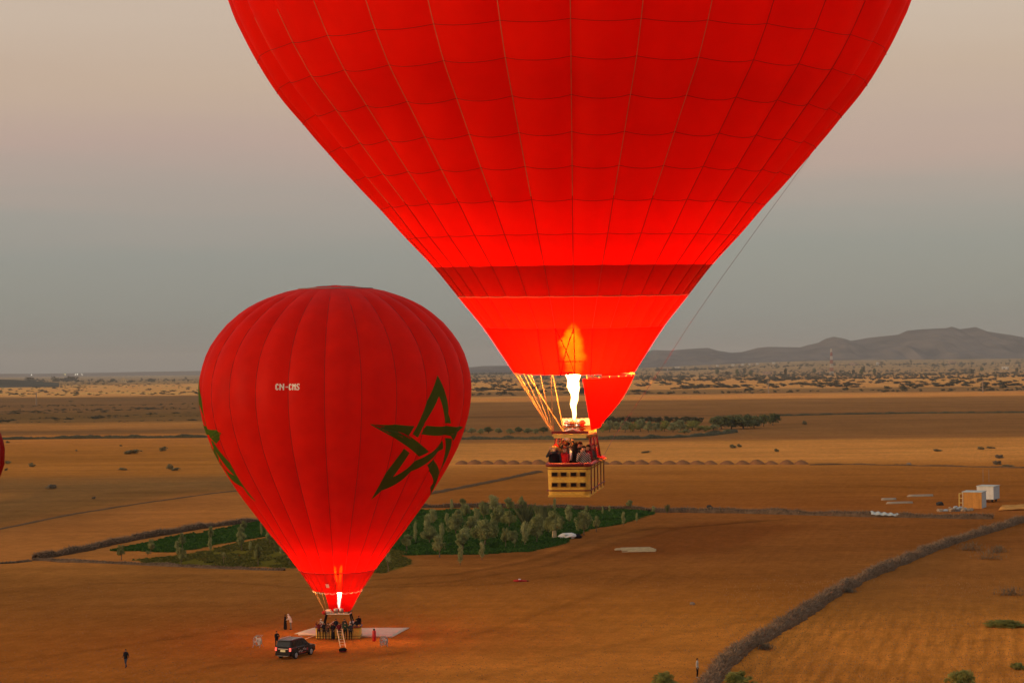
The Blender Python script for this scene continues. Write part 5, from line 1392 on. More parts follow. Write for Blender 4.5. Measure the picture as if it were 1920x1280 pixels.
make_body('stride', dict(knL=(.11, -.17, .54), anL=(.11, -.20, .10), knR=(-.11, .05, .50), anR=(-.11, .30, .12), haL=(.24, .16, .93), elL=(.24, .12, 1.15), haR=(-.24, -.20, .97), elR=(-.24, -.02, 1.14)))
make_body('phone', dict(elL=(.25, -.10, 1.17), haL=(.08, -.30, 1.30), elR=(-.25, -.10, 1.17), haR=(-.06, -.31, 1.32), look=0.0))
make_body('raised', dict(elL=(.30, -.12, 1.55), haL=(.14, -.25, 1.78), elR=(-.30, -.12, 1.55), haR=(-.13, -.25, 1.78)))
make_body('hand_face', dict(elR=(-.24, -.12, 1.20), haR=(-.10, -.17, 1.50), haL=(.16, -.26, 1.12), elL=(.25, -.06, 1.14), look=R(-35)))
make_body('rail', dict(elL=(.27, -.10, 1.18), haL=(.26, -.36, 1.12), elR=(-.27, -.10, 1.18), haR=(-.26, -.36, 1.12), look=R(25)))
make_body('wave', dict(elR=(-.30, -.10, 1.36), haR=(-.19, -.20, 1.60), haL=(.22, -.22, 1.05), elL=(.26, -.03, 1.16), look=R(30)))
make_body('lean', dict(chest=(0, -.12, 1.28), neck=(0, -.22, 1.45), head=(0, -.30, 1.55), shL=(.185, -.17, 1.38), elL=(.24, -.30, 1.14), haL=(.12, -.45, 1.08), shR=(-.185, -.17, 1.38), elR=(-.24, -.30, 1.14), haR=(-.10, -.46, 1.08)))
make_body('robed', dict(robe=1, elL=(.24, -.02, 1.15), haL=(.20, -.16, .98)))
HAIR = {}
def hair_mesh(L, kind):
    k = (round(L, 2), kind)
    if k in HAIR: return HAIR[k]
    f = Vector((math.sin(L), -math.cos(L), 0)); b = MB()
    def cap(c, r, zmin, back=True, jit=.03, n=14):
        rows = 8; vs = []
        for j in range(rows + 1):
            t = math.pi * j / rows
            for q in range(n):
                a = 2 * math.pi * q / n; x = Vector((math.sin(t) * math.cos(a), math.sin(t) * math.sin(a), math.cos(t)))
                p = Vector((c.x + r[0] * x.x, c.y + r[1] * x.y, c.z + r[2] * x.z)); lim = zmin if x.dot(f) < .1 else .045
                p.z = max(p.z, lim); vs.append(p * 1)
        fs = []
        for j in range(rows):
            for q in range(n): fs.append((j * n + q, j * n + (q + 1) % n, (j + 1) * n + (q + 1) % n, (j + 1) * n + q))
        b.add(vs, fs)
    if kind == 'short': cap(-f * .016 + Vector((0, 0, .045)), (.092, .092, .09), -.03)
    elif kind == 'long':
        cap(-f * .016 + Vector((0, 0, .045)), (.096, .096, .092), -.05); b.ell(-f * .055 - Vector((0, 0, .09)), (.095, .06, .16), 12, 8)
    elif kind == 'cap':
        cap(-f * .008 + Vector((0, 0, .05)), (.098, .098, .085), .03); b.tube([f * .07 + Vector((0, 0, .055)), f * .165 + Vector((0, 0, .045))], [.062, .05], 8)
    elif kind == 'hood':
        cap(-f * .02 + Vector((0, 0, .03)), (.112, .112, .118), -.12); b.ell(-f * .03 - Vector((0, 0, .13)), (.12, .11, .06), 12, 7)
    elif kind == 'bun':
        cap(-f * .016 + Vector((0, 0, .045)), (.092, .092, .09), -.03); b.ell(-f * .10 + Vector((0, 0, .10)), (.045, .045, .045), 9, 6)
    HAIR[k] = b.mesh('hair', M['hair_black'], True); return HAIR[k]
FACE = {}
def face_mesh(L):
    k = round(L, 2)
    if k in FACE: return FACE[k]
    f = Vector((math.sin(L), -math.cos(L), 0)); sd_ = Vector((f.y, -f.x, 0)); b = MB()
    for s in (-1, 1):
        b.ell(f * .078 + sd_ * .030 * s + Vector((0, 0, .018)), (.011, .011, .008), 6, 5, 0); b.box(f * .084 + sd_ * .030 * s + Vector((0, 0, .040)), (.026, .008, .006), 0, L)
    b.ell(f * .080 - Vector((0, 0, .060)), (.022, .010, .007), 7, 5, 1)
    FACE[k] = b.mesh('face', [M['eye'], M['lip']]); return FACE[k]
def set_mat(o, i, m_):
    o.material_slots[i].link = 'OBJECT'; o.material_slots[i].material = m_
def person(pose, loc, yaw, label, skin='skin', top='cloth_black', legs='cloth_black', shoe='shoe', hair='short', hairm='hair_black', h=1.75, group=None, sx=1.0):
    """yaw 0 faces the camera (-Y)"""
    me, hd, L, v = BODY[pose]; o = obj('person', me); o.location = loc; o.rotation_euler = (0, 0, yaw); s = h / 1.75; o.scale = (s * sx, s * sx, s)
    for i, k in enumerate((skin, top, legs, shoe)): set_mat(o, i, M[k])
    tag(o, label, 'person', group)
    hr = obj('hair' if hair in ('short', 'long', 'bun') else ('cap' if hair == 'cap' else 'hood'), hair_mesh(L, hair), o, hd); set_mat(hr, 0, M[hairm])
    obj('face', face_mesh(L), o, hd)
    return o
def child(o, name, b, m_, smooth_=True): return b.build(name, m_, o, smooth_)
def jacket(o, pose, m_, hem=.86):
    v = BODY[pose][3]; b = MB(); c0, c1, c2 = v['pel'], v['chest'], v['neck']
    rows = [(c0 + Vector((0, 0, hem - .96)), .195, .145), (c0.lerp(c1, .3), .185, .135), (c0.lerp(c1, .7), .195, .14), (c1, .21, .145), (c1.lerp(c2, .55), .205, .13), (c1.lerp(c2, .9), .10, .09)]
    vs = []
    for c, w, d in rows:
        for q in range(14): a = 2 * math.pi * q / 14; vs.append(c + Vector((w * math.cos(a), d * math.sin(a), 0)))
    fs = [(j * 14 + q, j * 14 + (q + 1) % 14, (j + 1) * 14 + (q + 1) % 14, (j + 1) * 14 + q) for j in range(len(rows) - 1) for q in range(14)]
    b.add(vs, fs); return child(o, 'jacket', b, m_)
# people on the ground -----------------------------------------------------
def on(px, py): return GP(px, py)
w = person('stride', on(236, 1250), R(-20), 'person in dark jacket and jeans walking alone at lower left', top='cloth_navy', legs='cloth_jean', h=1.74); jacket(w, 'stride', M['cloth_black'])
w = person('robed', on(535, 1179.5), R(120), 'person in a long dark robe beside a white jacketed person', top='cloth_black', legs='cloth_black', hair='short', hairm='hair_brown', h=1.66)
w = person('lean', on(545.5, 1179.5), R(-75), 'person in white hooded jacket and grey trousers, leaning over', top='cloth_white', legs='cloth_grey', hair='hood', hairm='cloth_white', h=1.78); jacket(w, 'lean', M['cloth_white'], .80)
w = person('phone', on(519, 1213), R(30), 'dark clothed person standing behind the black car', top='cloth_black', h=1.72); jacket(w, 'phone', M['cloth_black'])
w = person('stand', on(1307.5, 1267.5), R(70), 'person in light grey top and black trousers beside the brush hedge', top='cloth_cream', legs='cloth_black', shoe='cloth_cream', h=1.74)
w = person('stand', on(673, 1184), R(200), 'person in black standing on the tarp behind the basket', top='cloth_black', h=1.8, hairm='hair_brown'); jacket(w, 'stand', M['cloth_black'])
FRONTROW = [(598, 'raised', 'cloth_maroon', 'cloth_black', 'long', 'hair_blond', 'leftmost of the row at the basket, in maroon with raised arms and fair hair', 1.80),
            (608, 'stand', 'cloth_black', 'cloth_black', 'short', 'hair_black', 'black clothed person between the raised arms and the yellow scarf, back to the basket', 1.76),
            (615, 'phone', 'cloth_brown', 'cloth_dgrey', 'hood', 'hair_brown', 'person in brown with dark grey trousers in the row before the basket', 1.72),
            (624.5, 'robed', 'cloth_black', 'cloth_black', 'hood', 'cloth_maroon', 'person in a long black robe standing where the tether rope meets the basket', 1.74),
            (636, 'stand', 'cloth_maroon', 'cloth_black', 'long', 'hair_brown', 'person in maroon top just left of the wooden ladder', 1.74),
            (647.5, 'phone', 'cloth_green', 'cloth_black', 'short', 'hair_black', 'person in dark green top just right of the wooden ladder', 1.86),
            (657.5, 'stand', 'cloth_dgrey', 'cloth_black', 'bun', 'hair_black', 'person in dark grey at the right end of the row before the basket', 1.72)]
for x, pose, top, legs, hr, hm, lab, hh in FRONTROW:
    p = on(x, 1197.3); w = person(pose, p, R(random.uniform(-25, 25)), lab, top=top, legs=legs, hair=hr, hairm=hm, h=hh, group='people lined up before the standing basket')
    child(w, 'belt', MB().lathe([(.172, -.03), (.178, 0), (.172, .03)], (0, 0, 1.02), 14), M['cloth_dgrey'])
fl = SBC.z + .10
for (x, y, pose, top, hr, hm, lab, yw) in ((1.35, .35, 'rail', 'cloth_white', 'short', 'hair_blond', 'person in white top inside the standing basket at its right end', 20), (1.85, .1, 'rail', 'cloth_black', 'hood', 'cloth_black', 'person in black inside the standing basket, rightmost corner', -30),
                                     (.55, .45, 'stand', 'cloth_dgrey', 'short', 'hair_black', 'person inside the standing basket under the right burner', 10), (-.35, .5, 'stand', 'cloth_navy', 'cap', 'cloth_dgrey', 'capped person inside the standing basket under the left burner', 0),
                                     (-1.9, .3, 'rail', 'cloth_white', 'hood', 'cloth_white', 'person in white hood inside the standing basket at its left end', 15)):
    w = person(pose, so + sw(x, y, .10), R(yw), lab, top=top, hair=hr, hairm=hm, h=1.72, group='passengers in the standing basket')
# passengers of the flying basket ------------------------------------------
def bk(x, y, z=.08): return off + bw(x, y, z)
PB = [(-.56, -2.55, 'wave', 'cloth_dgrey', 'cap', 'hair_blond', 'passenger in yellow cap and dark vest waving at the front left corner', 15, 1.70, 'skin_pale'),
      (-.16, -2.50, 'rail', 'cloth_maroon', 'long', 'hair_red', 'red haired passenger in a bright red vest at the front rim', -40, 1.66, 'skin_pale'),
      (.18, -2.05, 'stand', 'cloth_black', 'long', 'hair_black', 'tall passenger in black with a hanging white scarf', 150, 1.80, 'skin'),
      (.52, -2.58, 'hand_face', 'cloth_check', 'short', 'hair_black', 'dark haired passenger in a checked wool shawl with a hand near the face', 10, 1.70, 'skin_pale'),
      (-.25, -1.55, 'raised', 'cloth_brown', 'short', 'hair_brown', 'passenger at the back holding a phone up in both hands', 180, 1.80, 'skin_pale'),
      (.62, -1.70, 'rail', 'cloth_maroon', 'long', 'hair_black', 'dark haired passenger in patterned maroon by the right uprights', -60, 1.70, 'skin'),
      (-.60, -1.80, 'stand', 'cloth_navy', 'cap', 'cloth_red', 'passenger in a red cap behind the waving one', 30, 1.72, 'skin'),
      (.25, -1.10, 'stand', 'cloth_black', 'short', 'hair_black', 'pilot in black under the burners near the middle', 0, 1.78, 'skin'),
      (.60, -.35, 'rail', 'cloth_dgrey', 'hood', 'cloth_maroon', 'passenger in a maroon hood farther back on the right side', 80, 1.70, 'skin'),
      (.60, 1.2, 'rail', 'cloth_red', 'short', 'hair_brown', 'passenger in red leaning on the right rim near the back', 90, 1.66, 'skin'),
      (-.05, -1.75, 'rail', 'cloth_navy', 'hood', 'cloth_dgrey', 'passenger in dark grey hood between the red vest and the tall one', 20, 1.68, 'skin_pale'),
      (.10, -.55, 'stand', 'cloth_maroon', 'short', 'hair_brown', 'passenger in maroon beyond the pilot', -20, 1.76, 'skin_pale'),
      (-.58, -1.15, 'stand', 'cloth_dgrey', 'long', 'hair_brown', 'long haired passenger in dark grey on the left side behind the red cap', -30, 1.70, 'skin_pale'),
      (-.30, -.3, 'raised', 'cloth_black', 'short', 'hair_black', 'passenger in black far back with both arms up', 170, 1.74, 'skin'),
      (-.45, .4, 'stand', 'cloth_dgrey', 'cap', 'cloth_dgrey', 'passenger in a grey cap at the back left, half hidden', 150, 1.7, 'skin')]
for x, y, pose, top, hr, hm, lab, yw, hh, sk in PB:
    w = person(pose, bk(x, y), R(yw) + BYAW, lab, skin=sk, top=top, hair=hr, hairm=hm, h=hh, group='passengers in the flying basket')
    if 'bright red vest' in lab: jacket(w, pose, M['cloth_red'])
    if 'dark vest' in lab: jacket(w, pose, M['cloth_black'])
    if 'scarf' in lab:
        child(w, 'scarf', MB().tube([(.10, .15, 1.47), (.09, .17, 1.30), (.11, .165, 1.12)], [.04, .045, .05], 8), M['cloth_white'])
    if 'shawl' in lab: jacket(w, pose, M['cloth_check'], .80)
    if 'phone' in lab:
        b = MB(); b.box((0, -.27, 1.86), (.15, .012, .08)); o = b.build('phone', M['cloth_white']); o.location = bk(x, y); o.rotation_euler = (0, 0, R(yw) + BYAW); o.scale = w.scale; tag(o, 'phone held up by a passenger under the burner frame', 'phone')
# ================================================================== PROPS
# car: body runs along +Y (front), rear faces -Y
def build_car(loc, yaw, label):
    car = empty('parked_car', loc, yaw, label, 'car')
    W = .94
    def shell(st, name, m_, parent=car, sm=True, cap=True):
        """st: (y, [(x, z) ...] half outline from the bottom centre to the top centre)"""
        n = len(st[0][1]); vs = []
        for y, o in st:
            for x, z in o: vs.append((x, y, z))
            for x, z in o[::-1]: vs.append((-x, y, z))
        N = 2 * n; f = [(j * N + q, j * N + (q + 1) % N, (j + 1) * N + (q + 1) % N, (j + 1) * N + q) for j in range(len(st) - 1) for q in range(N)]
        if cap: f += [tuple(range(N))[::-1], tuple((len(st) - 1) * N + q for q in range(N))]
        b = MB(); b.add(vs, [t[::-1] for t in f]); o = b.build(name, m_, parent, False)
        md = o.modifiers.new('bevel', 'BEVEL'); md.width = .035; md.segments = 2; md.limit_method = 'ANGLE'; md.angle_limit = R(35)
        return o
    low = lambda w, zb, zt: [(0, zb), (w * .90, zb), (w * .98, zb + .14), (w, (zb + zt) / 2 + .08), (w * .97, zt - .04), (w * .93, zt), (0, zt)]
    shell([(-2.36, low(W * .90, .42, 1.02)), (-2.28, low(W * .97, .34, 1.14)), (-1.9, low(W, .30, 1.16)), (-.8, low(W, .28, 1.14)), (.6, low(W, .28, 1.12)), (1.0, low(W, .28, 1.11)), (1.9, low(W * .98, .30, 1.04)), (2.28, low(W * .92, .36, .96)), (2.42, low(W * .80, .42, .80))], 'body', M['carpaint'])
    top = lambda w, wt_, zb, zt: [(0, zb), (w * .93, zb), (w * .91, zb + .06), (w * wt_, zt - .07), (w * wt_ - .09, zt), (0, zt + .02)]
    cabin = shell([(-2.27, top(W, .94, 1.10, 1.16)), (-2.10, top(W, .86, 1.12, 1.74)), (-1.9, top(W, .84, 1.12, 1.86)), (-.6, top(W, .83, 1.12, 1.90)), (.25, top(W, .82, 1.10, 1.86)), (.55, top(W, .84, 1.10, 1.72)), (1.22, top(W, .92, 1.08, 1.12))], 'cabin', M['carpaint'])
    def quad(name, pts, m_, parent=car, th=.012):
        a = [Vector(p) for p in pts]; n = (a[1] - a[0]).cross(a[2] - a[0]).normalized() * th; b = MB(); k = len(a)
        b.add([p - n * .3 for p in a] + [p + n for p in a], [tuple(range(k))[::-1], tuple(range(k, 2 * k))] + [(i, (i + 1) % k, k + (i + 1) % k, k + i) for i in range(k)]); return b.build(name, m_, parent)
    quad('rear_window', [(-.70, -2.262, 1.22), (.70, -2.262, 1.22), (.66, -2.125, 1.68), (-.66, -2.125, 1.68)], M['glass'])
    b = MB(); b.tube([(.1, -2.275, 1.25), (-.35, -2.215, 1.45)], .012, 5); b.build('rear_wiper', M['black'], car)
    quad('windscreen', [(.72, 1.205, 1.15), (-.72, 1.205, 1.15), (-.68, .60, 1.70), (.68, .60, 1.70)], M['glass'])
    for s in (-1, 1):
        def sq(name, ys, m_ = M['glass']):
            pts = [(s * x, y, z) for x, y, z in ys]; return quad(name, pts if s > 0 else pts[::-1], m_)
        sq('side_window', [(.868, -1.98, 1.22), (.868, -1.22, 1.20), (.805, -1.22, 1.74), (.815, -1.90, 1.72)])
        sq('side_window', [(.868, -1.14, 1.20), (.868, -.18, 1.19), (.80, -.18, 1.76), (.803, -1.14, 1.75)])
        sq('side_window', [(.868, -.08, 1.19), (.868, .92, 1.17), (.80, .34, 1.70), (.798, -.08, 1.75)])
        for y0, y1 in ((-1.16, -.14), (-.10, .98)):
            pts = [(s * .945, y0, .42), (s * .945, y1, .42), (s * .948, y1, .80), (s * .925, y1, 1.07), (s * .925, y0, 1.07), (s * .948, y0, .80)]
            d = quad('door', pts if s > 0 else pts[::-1], M['carpaint'], car, .016); b = MB(); b.box((s * .955, y0 + .16, .95), (.035, .16, .03)); b.build('handle', M['steel'], d)
        rnd = random.Random(3)
        dm = MB()
        for i in range(9):
            y = -.95 + i * .16; z = .62 + rnd.uniform(0, .22); dm.box((s * .972, y, z), (.006, .10, rnd.uniform(.08, .2)))
        dm.build('door_lettering', M['decal'], car)
        dm = MB(); dm.box((s * .972, -.30, .50), (.006, 1.3, .06)); dm.box((s * .972, .6, .74), (.006, .22, .26)); dm.build('door_graphic', M['decal_red'], car)
        b = MB(); b.box((s * .80, -2.34, 1.00), (.17, .10, .30)); b.build('tail_light', M['tail'], car)
        b = MB(); b.box((s * .72, 2.27, .84), (.34, .16, .14)); b.build('headlight', M['steel'], car)
        b = MB(); b.box((s * 1.03, .78, 1.20), (.18, .12, .16), 0, 0, .8); b.build('mirror', M['carpaint'], car)
        b = MB(); b.tube([(s * .68, -1.75, 1.90), (s * .68, -1.7, 1.96), (s * .67, .1, 1.95), (s * .67, .18, 1.89)], .025, 6); b.build('roof_rail', M['steel'], car)
        b = MB(); b.box((s * .66, -2.40, .58), (.16, .05, .06)); b.build('reflector', M['decal_red'], car)
        for y in (-1.42, 1.40):
            t = MB(); t.lathe([(.24, -.12), (.35, -.12), (.375, -.08), (.375, .08), (.35, .12), (.24, .12)], (s * .82, y, .37), 22, 0, 'x'); wh = t.build('wheel', M['tyre'], car, True)
            r_ = MB(); r_.lathe([(.05, .0), (.235, .0), (.245, .03), (.23, .04), (.06, .02)], (s * .82 + (.10 if s > 0 else -.14), y, .37), 18, 0, 'x')
            for q in range(5):
                a = 2 * math.pi * q / 5; r_.tube([(s * .955, y, .37), (s * .95, y + .22 * math.cos(a), .37 + .22 * math.sin(a))], .025, 4)
            r_.build('rim', M['alloy'], wh)
            a_ = MB(); a_.tube([(s * .945, y + .43 * math.cos(a), .37 + .43 * math.sin(a)) for a in np.linspace(-.1, math.pi + .1, 13)], .035, 5); a_.build('wheel_arch', M['black'], car)
    b = MB(); b.box((0, -2.40, .52), (1.62, .14, .24)); b.build('rear_bumper', M['carpaint'], car)
    b = MB(); b.box((0, -2.41, .40), (1.2, .10, .08)); b.build('bumper_trim', M['grey_metal'], car)
    b = MB(); b.box((0, 2.38, .52), (1.56, .16, .26)); b.build('front_bumper', M['carpaint'], car)
    b = MB(); b.box((0, -2.375, .86), (.56, .02, .20)); b.build('number_plate', M['plate'], car)
    b = MB(); b.box((0, -2.362, 1.04), (1.16, .02, .07)); b.build('chrome_trim', M['steel'], car)
    b = MB(); b.box((0, -2.13, 1.835), (1.36, .30, .05)); b.build('roof_spoiler', M['carpaint'], car)
    return car
rw = GP(537, 1231.5); fwd = GP(556, 1223.5) - rw
yaw = -R(25)
cc = GP(537, 1232); carc = Vector((cc.x, cc.y, 0)) + Vector((-math.sin(yaw), math.cos(yaw), 0)) * 1.45 + Vector((.15, 0, 0))
build_car((carc.x, carc.y, gz(carc.x, carc.y) - .01), yaw, 'black off-road car with lit tail lights parked by the standing balloon')
# tether rope from basket frame to the car
pts = [so + sw(-.35, -1.0, 1.75), so + sw(-1.2, -1.6, .9), GP(588, 1196, .25), GP(570, 1207, .55)]
pts = [Vector(p) for p in (pts[0], pts[0].lerp(pts[2], .5), pts[2], pts[3])]
tag(MB().tube(pts, .035, 5).build('tether_rope', M['tarp_fold']), 'pale tether rope from the standing basket down to the black car', 'rope')
# ground tarp
def sheet(name, pts_px, m_, label, cat, th=.03, lift=.05, wob=.03, kind=None, n=14):
    P4 = [GP(*p) for p in pts_px]; V = []
    for v in np.linspace(0, 1, n):
        for u in np.linspace(0, 1, n):
            p = P4[0].lerp(P4[1], u).lerp(P4[3].lerp(P4[2], u), v); V.append((p.x, p.y, gz(p.x, p.y) + lift + wob * float(fbm(np.array([p.x * 1.3]), np.array([p.y * 1.3]), 3)[0])))
    F = grid_faces(n, n)[:, ::-1]; V = np.array(V); B = V - np.array((0, 0, th)); N = n * n
    ed = []
    idx = np.arange(N).reshape(n, n); loop = list(idx[0]) + list(idx[1:, -1]) + list(idx[-1, -2::-1]) + list(idx[-2:0:-1, 0])
    for i in range(len(loop)): a, b_ = loop[i], loop[(i + 1) % len(loop)]; ed.append((a, b_, b_ + N, a + N))
    o = obj(name, np_mesh(name, np.r_[V, B], np.r_[F, (F + N)[:, ::-1], np.array(ed)], m_))
    return tag(o, label, cat, kind=kind)
tp = sheet('ground_tarp', [(552, 1187.5), (736, 1193), (768, 1176), (590, 1176.5)], M['tarp'], 'large pale tarp spread on the ground under the standing basket', 'tarp')
e0, e1 = [(560, 1188.5), (736, 1193.5)]
b = MB(); q = [GP(560 + (735 - 560) * t, 1190.5 + 3.0 * t, .12) for t in np.linspace(0, 1, 24)]; b.tube(q, [.10 + .05 * random.random() for _ in q], 6); b.build('folded_edge', M['tarp_fold'], tp, True)
# red gas cylinder, ladder, bag
p = GP(701.5, 1200); c = empty('gas_cylinder', p, 0, 'upright red gas cylinder with dark cap on the ground by the tarp', 'gas cylinder')
MB().lathe([(.18, 0), (.20, .03), (.20, 1.0), (.17, 1.08), (.10, 1.13)], (0, 0, 0), 16).build('bottle', M['red_paint'], c, True)
MB().lathe([(.11, 1.12), (.12, 1.14), (.12, 1.26), (.06, 1.29)], (0, 0, 0), 12).build('valve_cap', M['black'], c, True)
p = GP(643, 1212); top_ = so + sw(.15, -.95, 1.12); c = empty('ladder', p, 0, 'pale wooden ladder leaning against the standing basket', 'ladder')
tp_ = top_ - p
for s in (-.26, .26):
    MB().tube([(s, 0, 0), (tp_.x + s, tp_.y, tp_.z)], .045, 5).build('rail', M['wood'], c)
for t in np.linspace(.12, .92, 7):
    q = tp_ * t; MB().tube([(q.x - .26, q.y, q.z), (q.x + .26, q.y, q.z)], .032, 5).build('rung', M['wood'], c)
p = GP(643, 1221.5); c = empty('duffel_bag', p, 0, 'round black bag with red base on the ground below the ladder', 'bag')
MB().ell((0, 0, .24), (.42, .30, .20), 12, 8, 0, .06).build('bag_body', M['cloth_black'], c, True); MB().ell((0, -.03, .09), (.40, .30, .09), 12, 6).build('bag_base', M['cloth_maroon'], c, True)
MB().tube([(-.2, -.05, .40), (-.1, -.08, .52), (.1, -.08, .52), (.2, -.05, .40)], .02, 5).build('strap', M['cloth_black'], c)
# inflation fans
def fan(px, py, yaw_, label, h):
    p = GP(px, py); c = empty('inflation_fan', p, yaw_, label, 'fan'); r = h * .40; z = h * .55
    MB().tube([(r * math.cos(a), 0, z + r * math.sin(a)) for a in np.linspace(0, 2 * math.pi, 25)], .045, 6).build('guard_ring', M['grey_metal'], c, True)
    for k in range(6):
        a = math.pi * k / 6; MB().tube([(r * math.cos(a), -.10, z + r * math.sin(a)), (-r * math.cos(a), -.10, z - r * math.sin(a))], .012, 4).build('guard_wire', M['steel'], c)
    for k in range(4):
        a = math.pi * k / 2 + .4; d = Vector((math.cos(a), 0, math.sin(a))); s_ = Vector((-d.z, .35, d.x)) * .10; o_ = Vector((0, 0, z)); b = MB()
        b.add([o_ + d * .06 - s_ * .6, o_ + d * .06 + s_ * .6, o_ + d * r * .9 + s_, o_ + d * r * .9 - s_], [(0, 1, 2, 3)]); b.build('blade', M['cloth_white'], c)
    MB().ell((0, -.02, z), (.09, .10, .09), 9, 6).build('hub', M['black'], c, True)
    MB().box((0, .32, z - .05), (.34, .34, .32)).build('engine', M['decal_red'] if px > 600 else M['steel'], c); MB().box((0, .30, z + .18), (.26, .22, .12)).build('fuel_tank', M['cloth_white'], c)
    for x in (-1, 1):
        MB().tube([(x * r * .8, -.3, 0), (x * r * .75, 0, z), (x * r * .8, .55, 0)], .03, 5).build('stand_leg', M['grey_metal'], c)
    MB().tube([(-r * .7, 0, z + r * .75), (-r * .7, .5, z + r * 1.05), (r * .7, .5, z + r * 1.05), (r * .7, 0, z + r * .75)], .025, 5).build('push_handle', M['grey_metal'], c)
fan(483, 1212, R(-20), 'grey inflation fan with white parts standing left of the black car', 1.2)
fan(720, 1210.5, R(15), 'low inflation fan with dark hub standing right of the red cylinder', 1.0)
# red cloth bundle
p = GP(975, 1089); c = empty('cloth_bundle', p, 0, 'red cloth bundle dropped on the bare field', 'cloth'); s = scale_at(p)
b = MB(); b.ell((-.25, 0, .12), (.62, .4, .16), 12, 7, 0, .18); b.ell((.45, .05, .09), (.55, .3, .12), 12, 6, 0, .2); b.build('red_cloth', M['red_cloth'], c, True)
MB().ell((-.05, -.05, .30), (.18, .14, .09), 9, 6, 0, .15).build('white_cloth', M['cloth_white'], c, True); MB().ell((.8, .1, .07), (.35, .2, .09), 9, 6, 0, .15).build('dark_cloth', M['cloth_maroon'], c, True)
# planks, slabs, rubbish, stones
p = GP(1192, 1030); c = empty('plank_pile', p, R(6), 'flat pile of straw coloured planks on the red brown field', 'planks'); s = scale_at(p); rnd = random.Random(9)
for i in range(12):
    b = MB(); b.box((rnd.uniform(-.8, .8), -3.0 + i * .55, .08 + .05 * (i % 2)), (rnd.uniform(4.2, 6.6), .50, .07), 0, R(rnd.uniform(-5, 5))); b.build('plank', M['plank'], c)
for pts, lab in (([(1652, 937), (1681, 936.5), (1680, 933), (1653, 933.5)], 'shortest pale concrete slab, left of the other two'), ([(1700, 930.5), (1750, 929.5), (1749, 926.5), (1705, 927)], 'pale concrete slab farthest from the brush hedge'), ([(1661, 944), (1712, 943), (1711, 940), (1664, 940.5)], 'long pale concrete slab nearest the brush hedge')):
    sheet('concrete_slab', pts, M['slab'], lab, 'slab', .2, .12, .01, None, 5)
b = MB(); q0, q1 = GP(1632, 968.0), GP(1686, 968.6); nn_ = 22
for i in range(nn_ + 1):
    t = i / nn_; c_ = q0.lerp(q1, t)
    for k_ in range(5):
        a_ = R(20 + 35 * k_); b.v.append((c_.x, c_.y + 1.1 * math.cos(a_), c_.z + (1.05 - .4 * t + .12 * math.sin(i * 1.3)) * math.sin(a_) ** .7))
for i in range(nn_):
    for k_ in range(4): b.f.append((i * 5 + k_, i * 5 + k_ + 1, i * 5 + k_ + 6, i * 5 + k_ + 5)); b.m.append(0)
tag(b.build('cover_sheet', M['cab_roof'], None, True), 'whitish sheet thrown over the straight brush hedge', 'sheet')
sheet('sand_patch', [(1872, 957), (1960, 954), (1960, 946), (1880, 948)], base_mat('sunlit_sand', (.62, .27, .06), .95, .3, .8), 'sandy mound beside the white cabin, coloured as if sunlit', 'sand', .15, .1, .3, None, 8)  # the sun's glow on the sandy mound is put into its orange
p = GP(1052, 1009); c = empty('rubbish_heap', p, 0, 'white sheet and tan box dumped at the orchard edge', 'rubbish'); s = scale_at(p)
b = MB(); b.ell((1.0, 0, .4), (1.3, .8, .55), 10, 6, 0, .25); b.build('white_sheet', M['white_wall'], c); b = MB(); b.box((-1.1, .2, .65), (.7, .5, 1.3), 0, .3, .8); b.build('tan_box', M['plank'], c); MB().ell((2.4, .5, .3), (1.0, .6, .4), 9, 6, 0, .3).build('dark_bag', M['cloth_black'], c)
for (x, y, r, lab) in ((1298, 1132, .35, 'single pale stone on the bare orange field'), (1704, 871, .7, 'small pale stone heap on the bank right of the mounds'), (1330, 951, .6, 'dark clod just behind the straight brush hedge'), (1762, 946, .8, 'dark lump between the slabs and the cabins')):
    p = GP(x, y); b = MB(); b.ell((0, 0, r * .35), (r, r * .8, r * .6), 9, 6, 0, .22); o = b.build('stone', M['stone'] if 'pale' in lab else M['opening'], None, False, p); tag(o, lab, 'stone')
# mounds of earth in a row
MX = [866, 890, 913, 938, 962, 987, 1010, 1034, 1058, 1082, 1106, 1130, 1154, 1180, 1202, 1228, 1255, 1280, 1307, 1332, 1363, 1392, 1419, 1446, 1475, 1502]
def mound_mesh(seed):
    n = 16; V, rows = [], 6; rnd = random.Random(seed)
    for j in range(rows + 1):
        for k in range(n):
            a = 2 * math.pi * k / n; r = j / rows; V.append((r * math.cos(a) * (1 + .12 * math.sin(2 * a + seed)), r * math.sin(a), (1 - r * r) ** .85 * (1 + rnd.uniform(-.12, .12)) - .04))
    F = [(j * n + k, (j + 1) * n + k, (j + 1) * n + (k + 1) % n, j * n + (k + 1) % n) for j in range(rows) for k in range(n)]
    b = MB(); b.add(V, F); return b.mesh('earth_mound', M['earth'], True)
MM = [mound_mesh(i) for i in range(4)]
for i, x in enumerate(MX):
    p = GP(x, 869.5); s = scale_at(p); o = obj('earth_mound', MM[i % 4]); o.location = p; o.scale = (13.8 / s * random.uniform(.9, 1.08), 2.4, 7.5 / s * random.uniform(.85, 1.15))
    tag(o, 'low heap of brown earth, %s from the left in the row of heaps' % ordinal(i + 1), 'mound', 'row of earth heaps along the field edge')
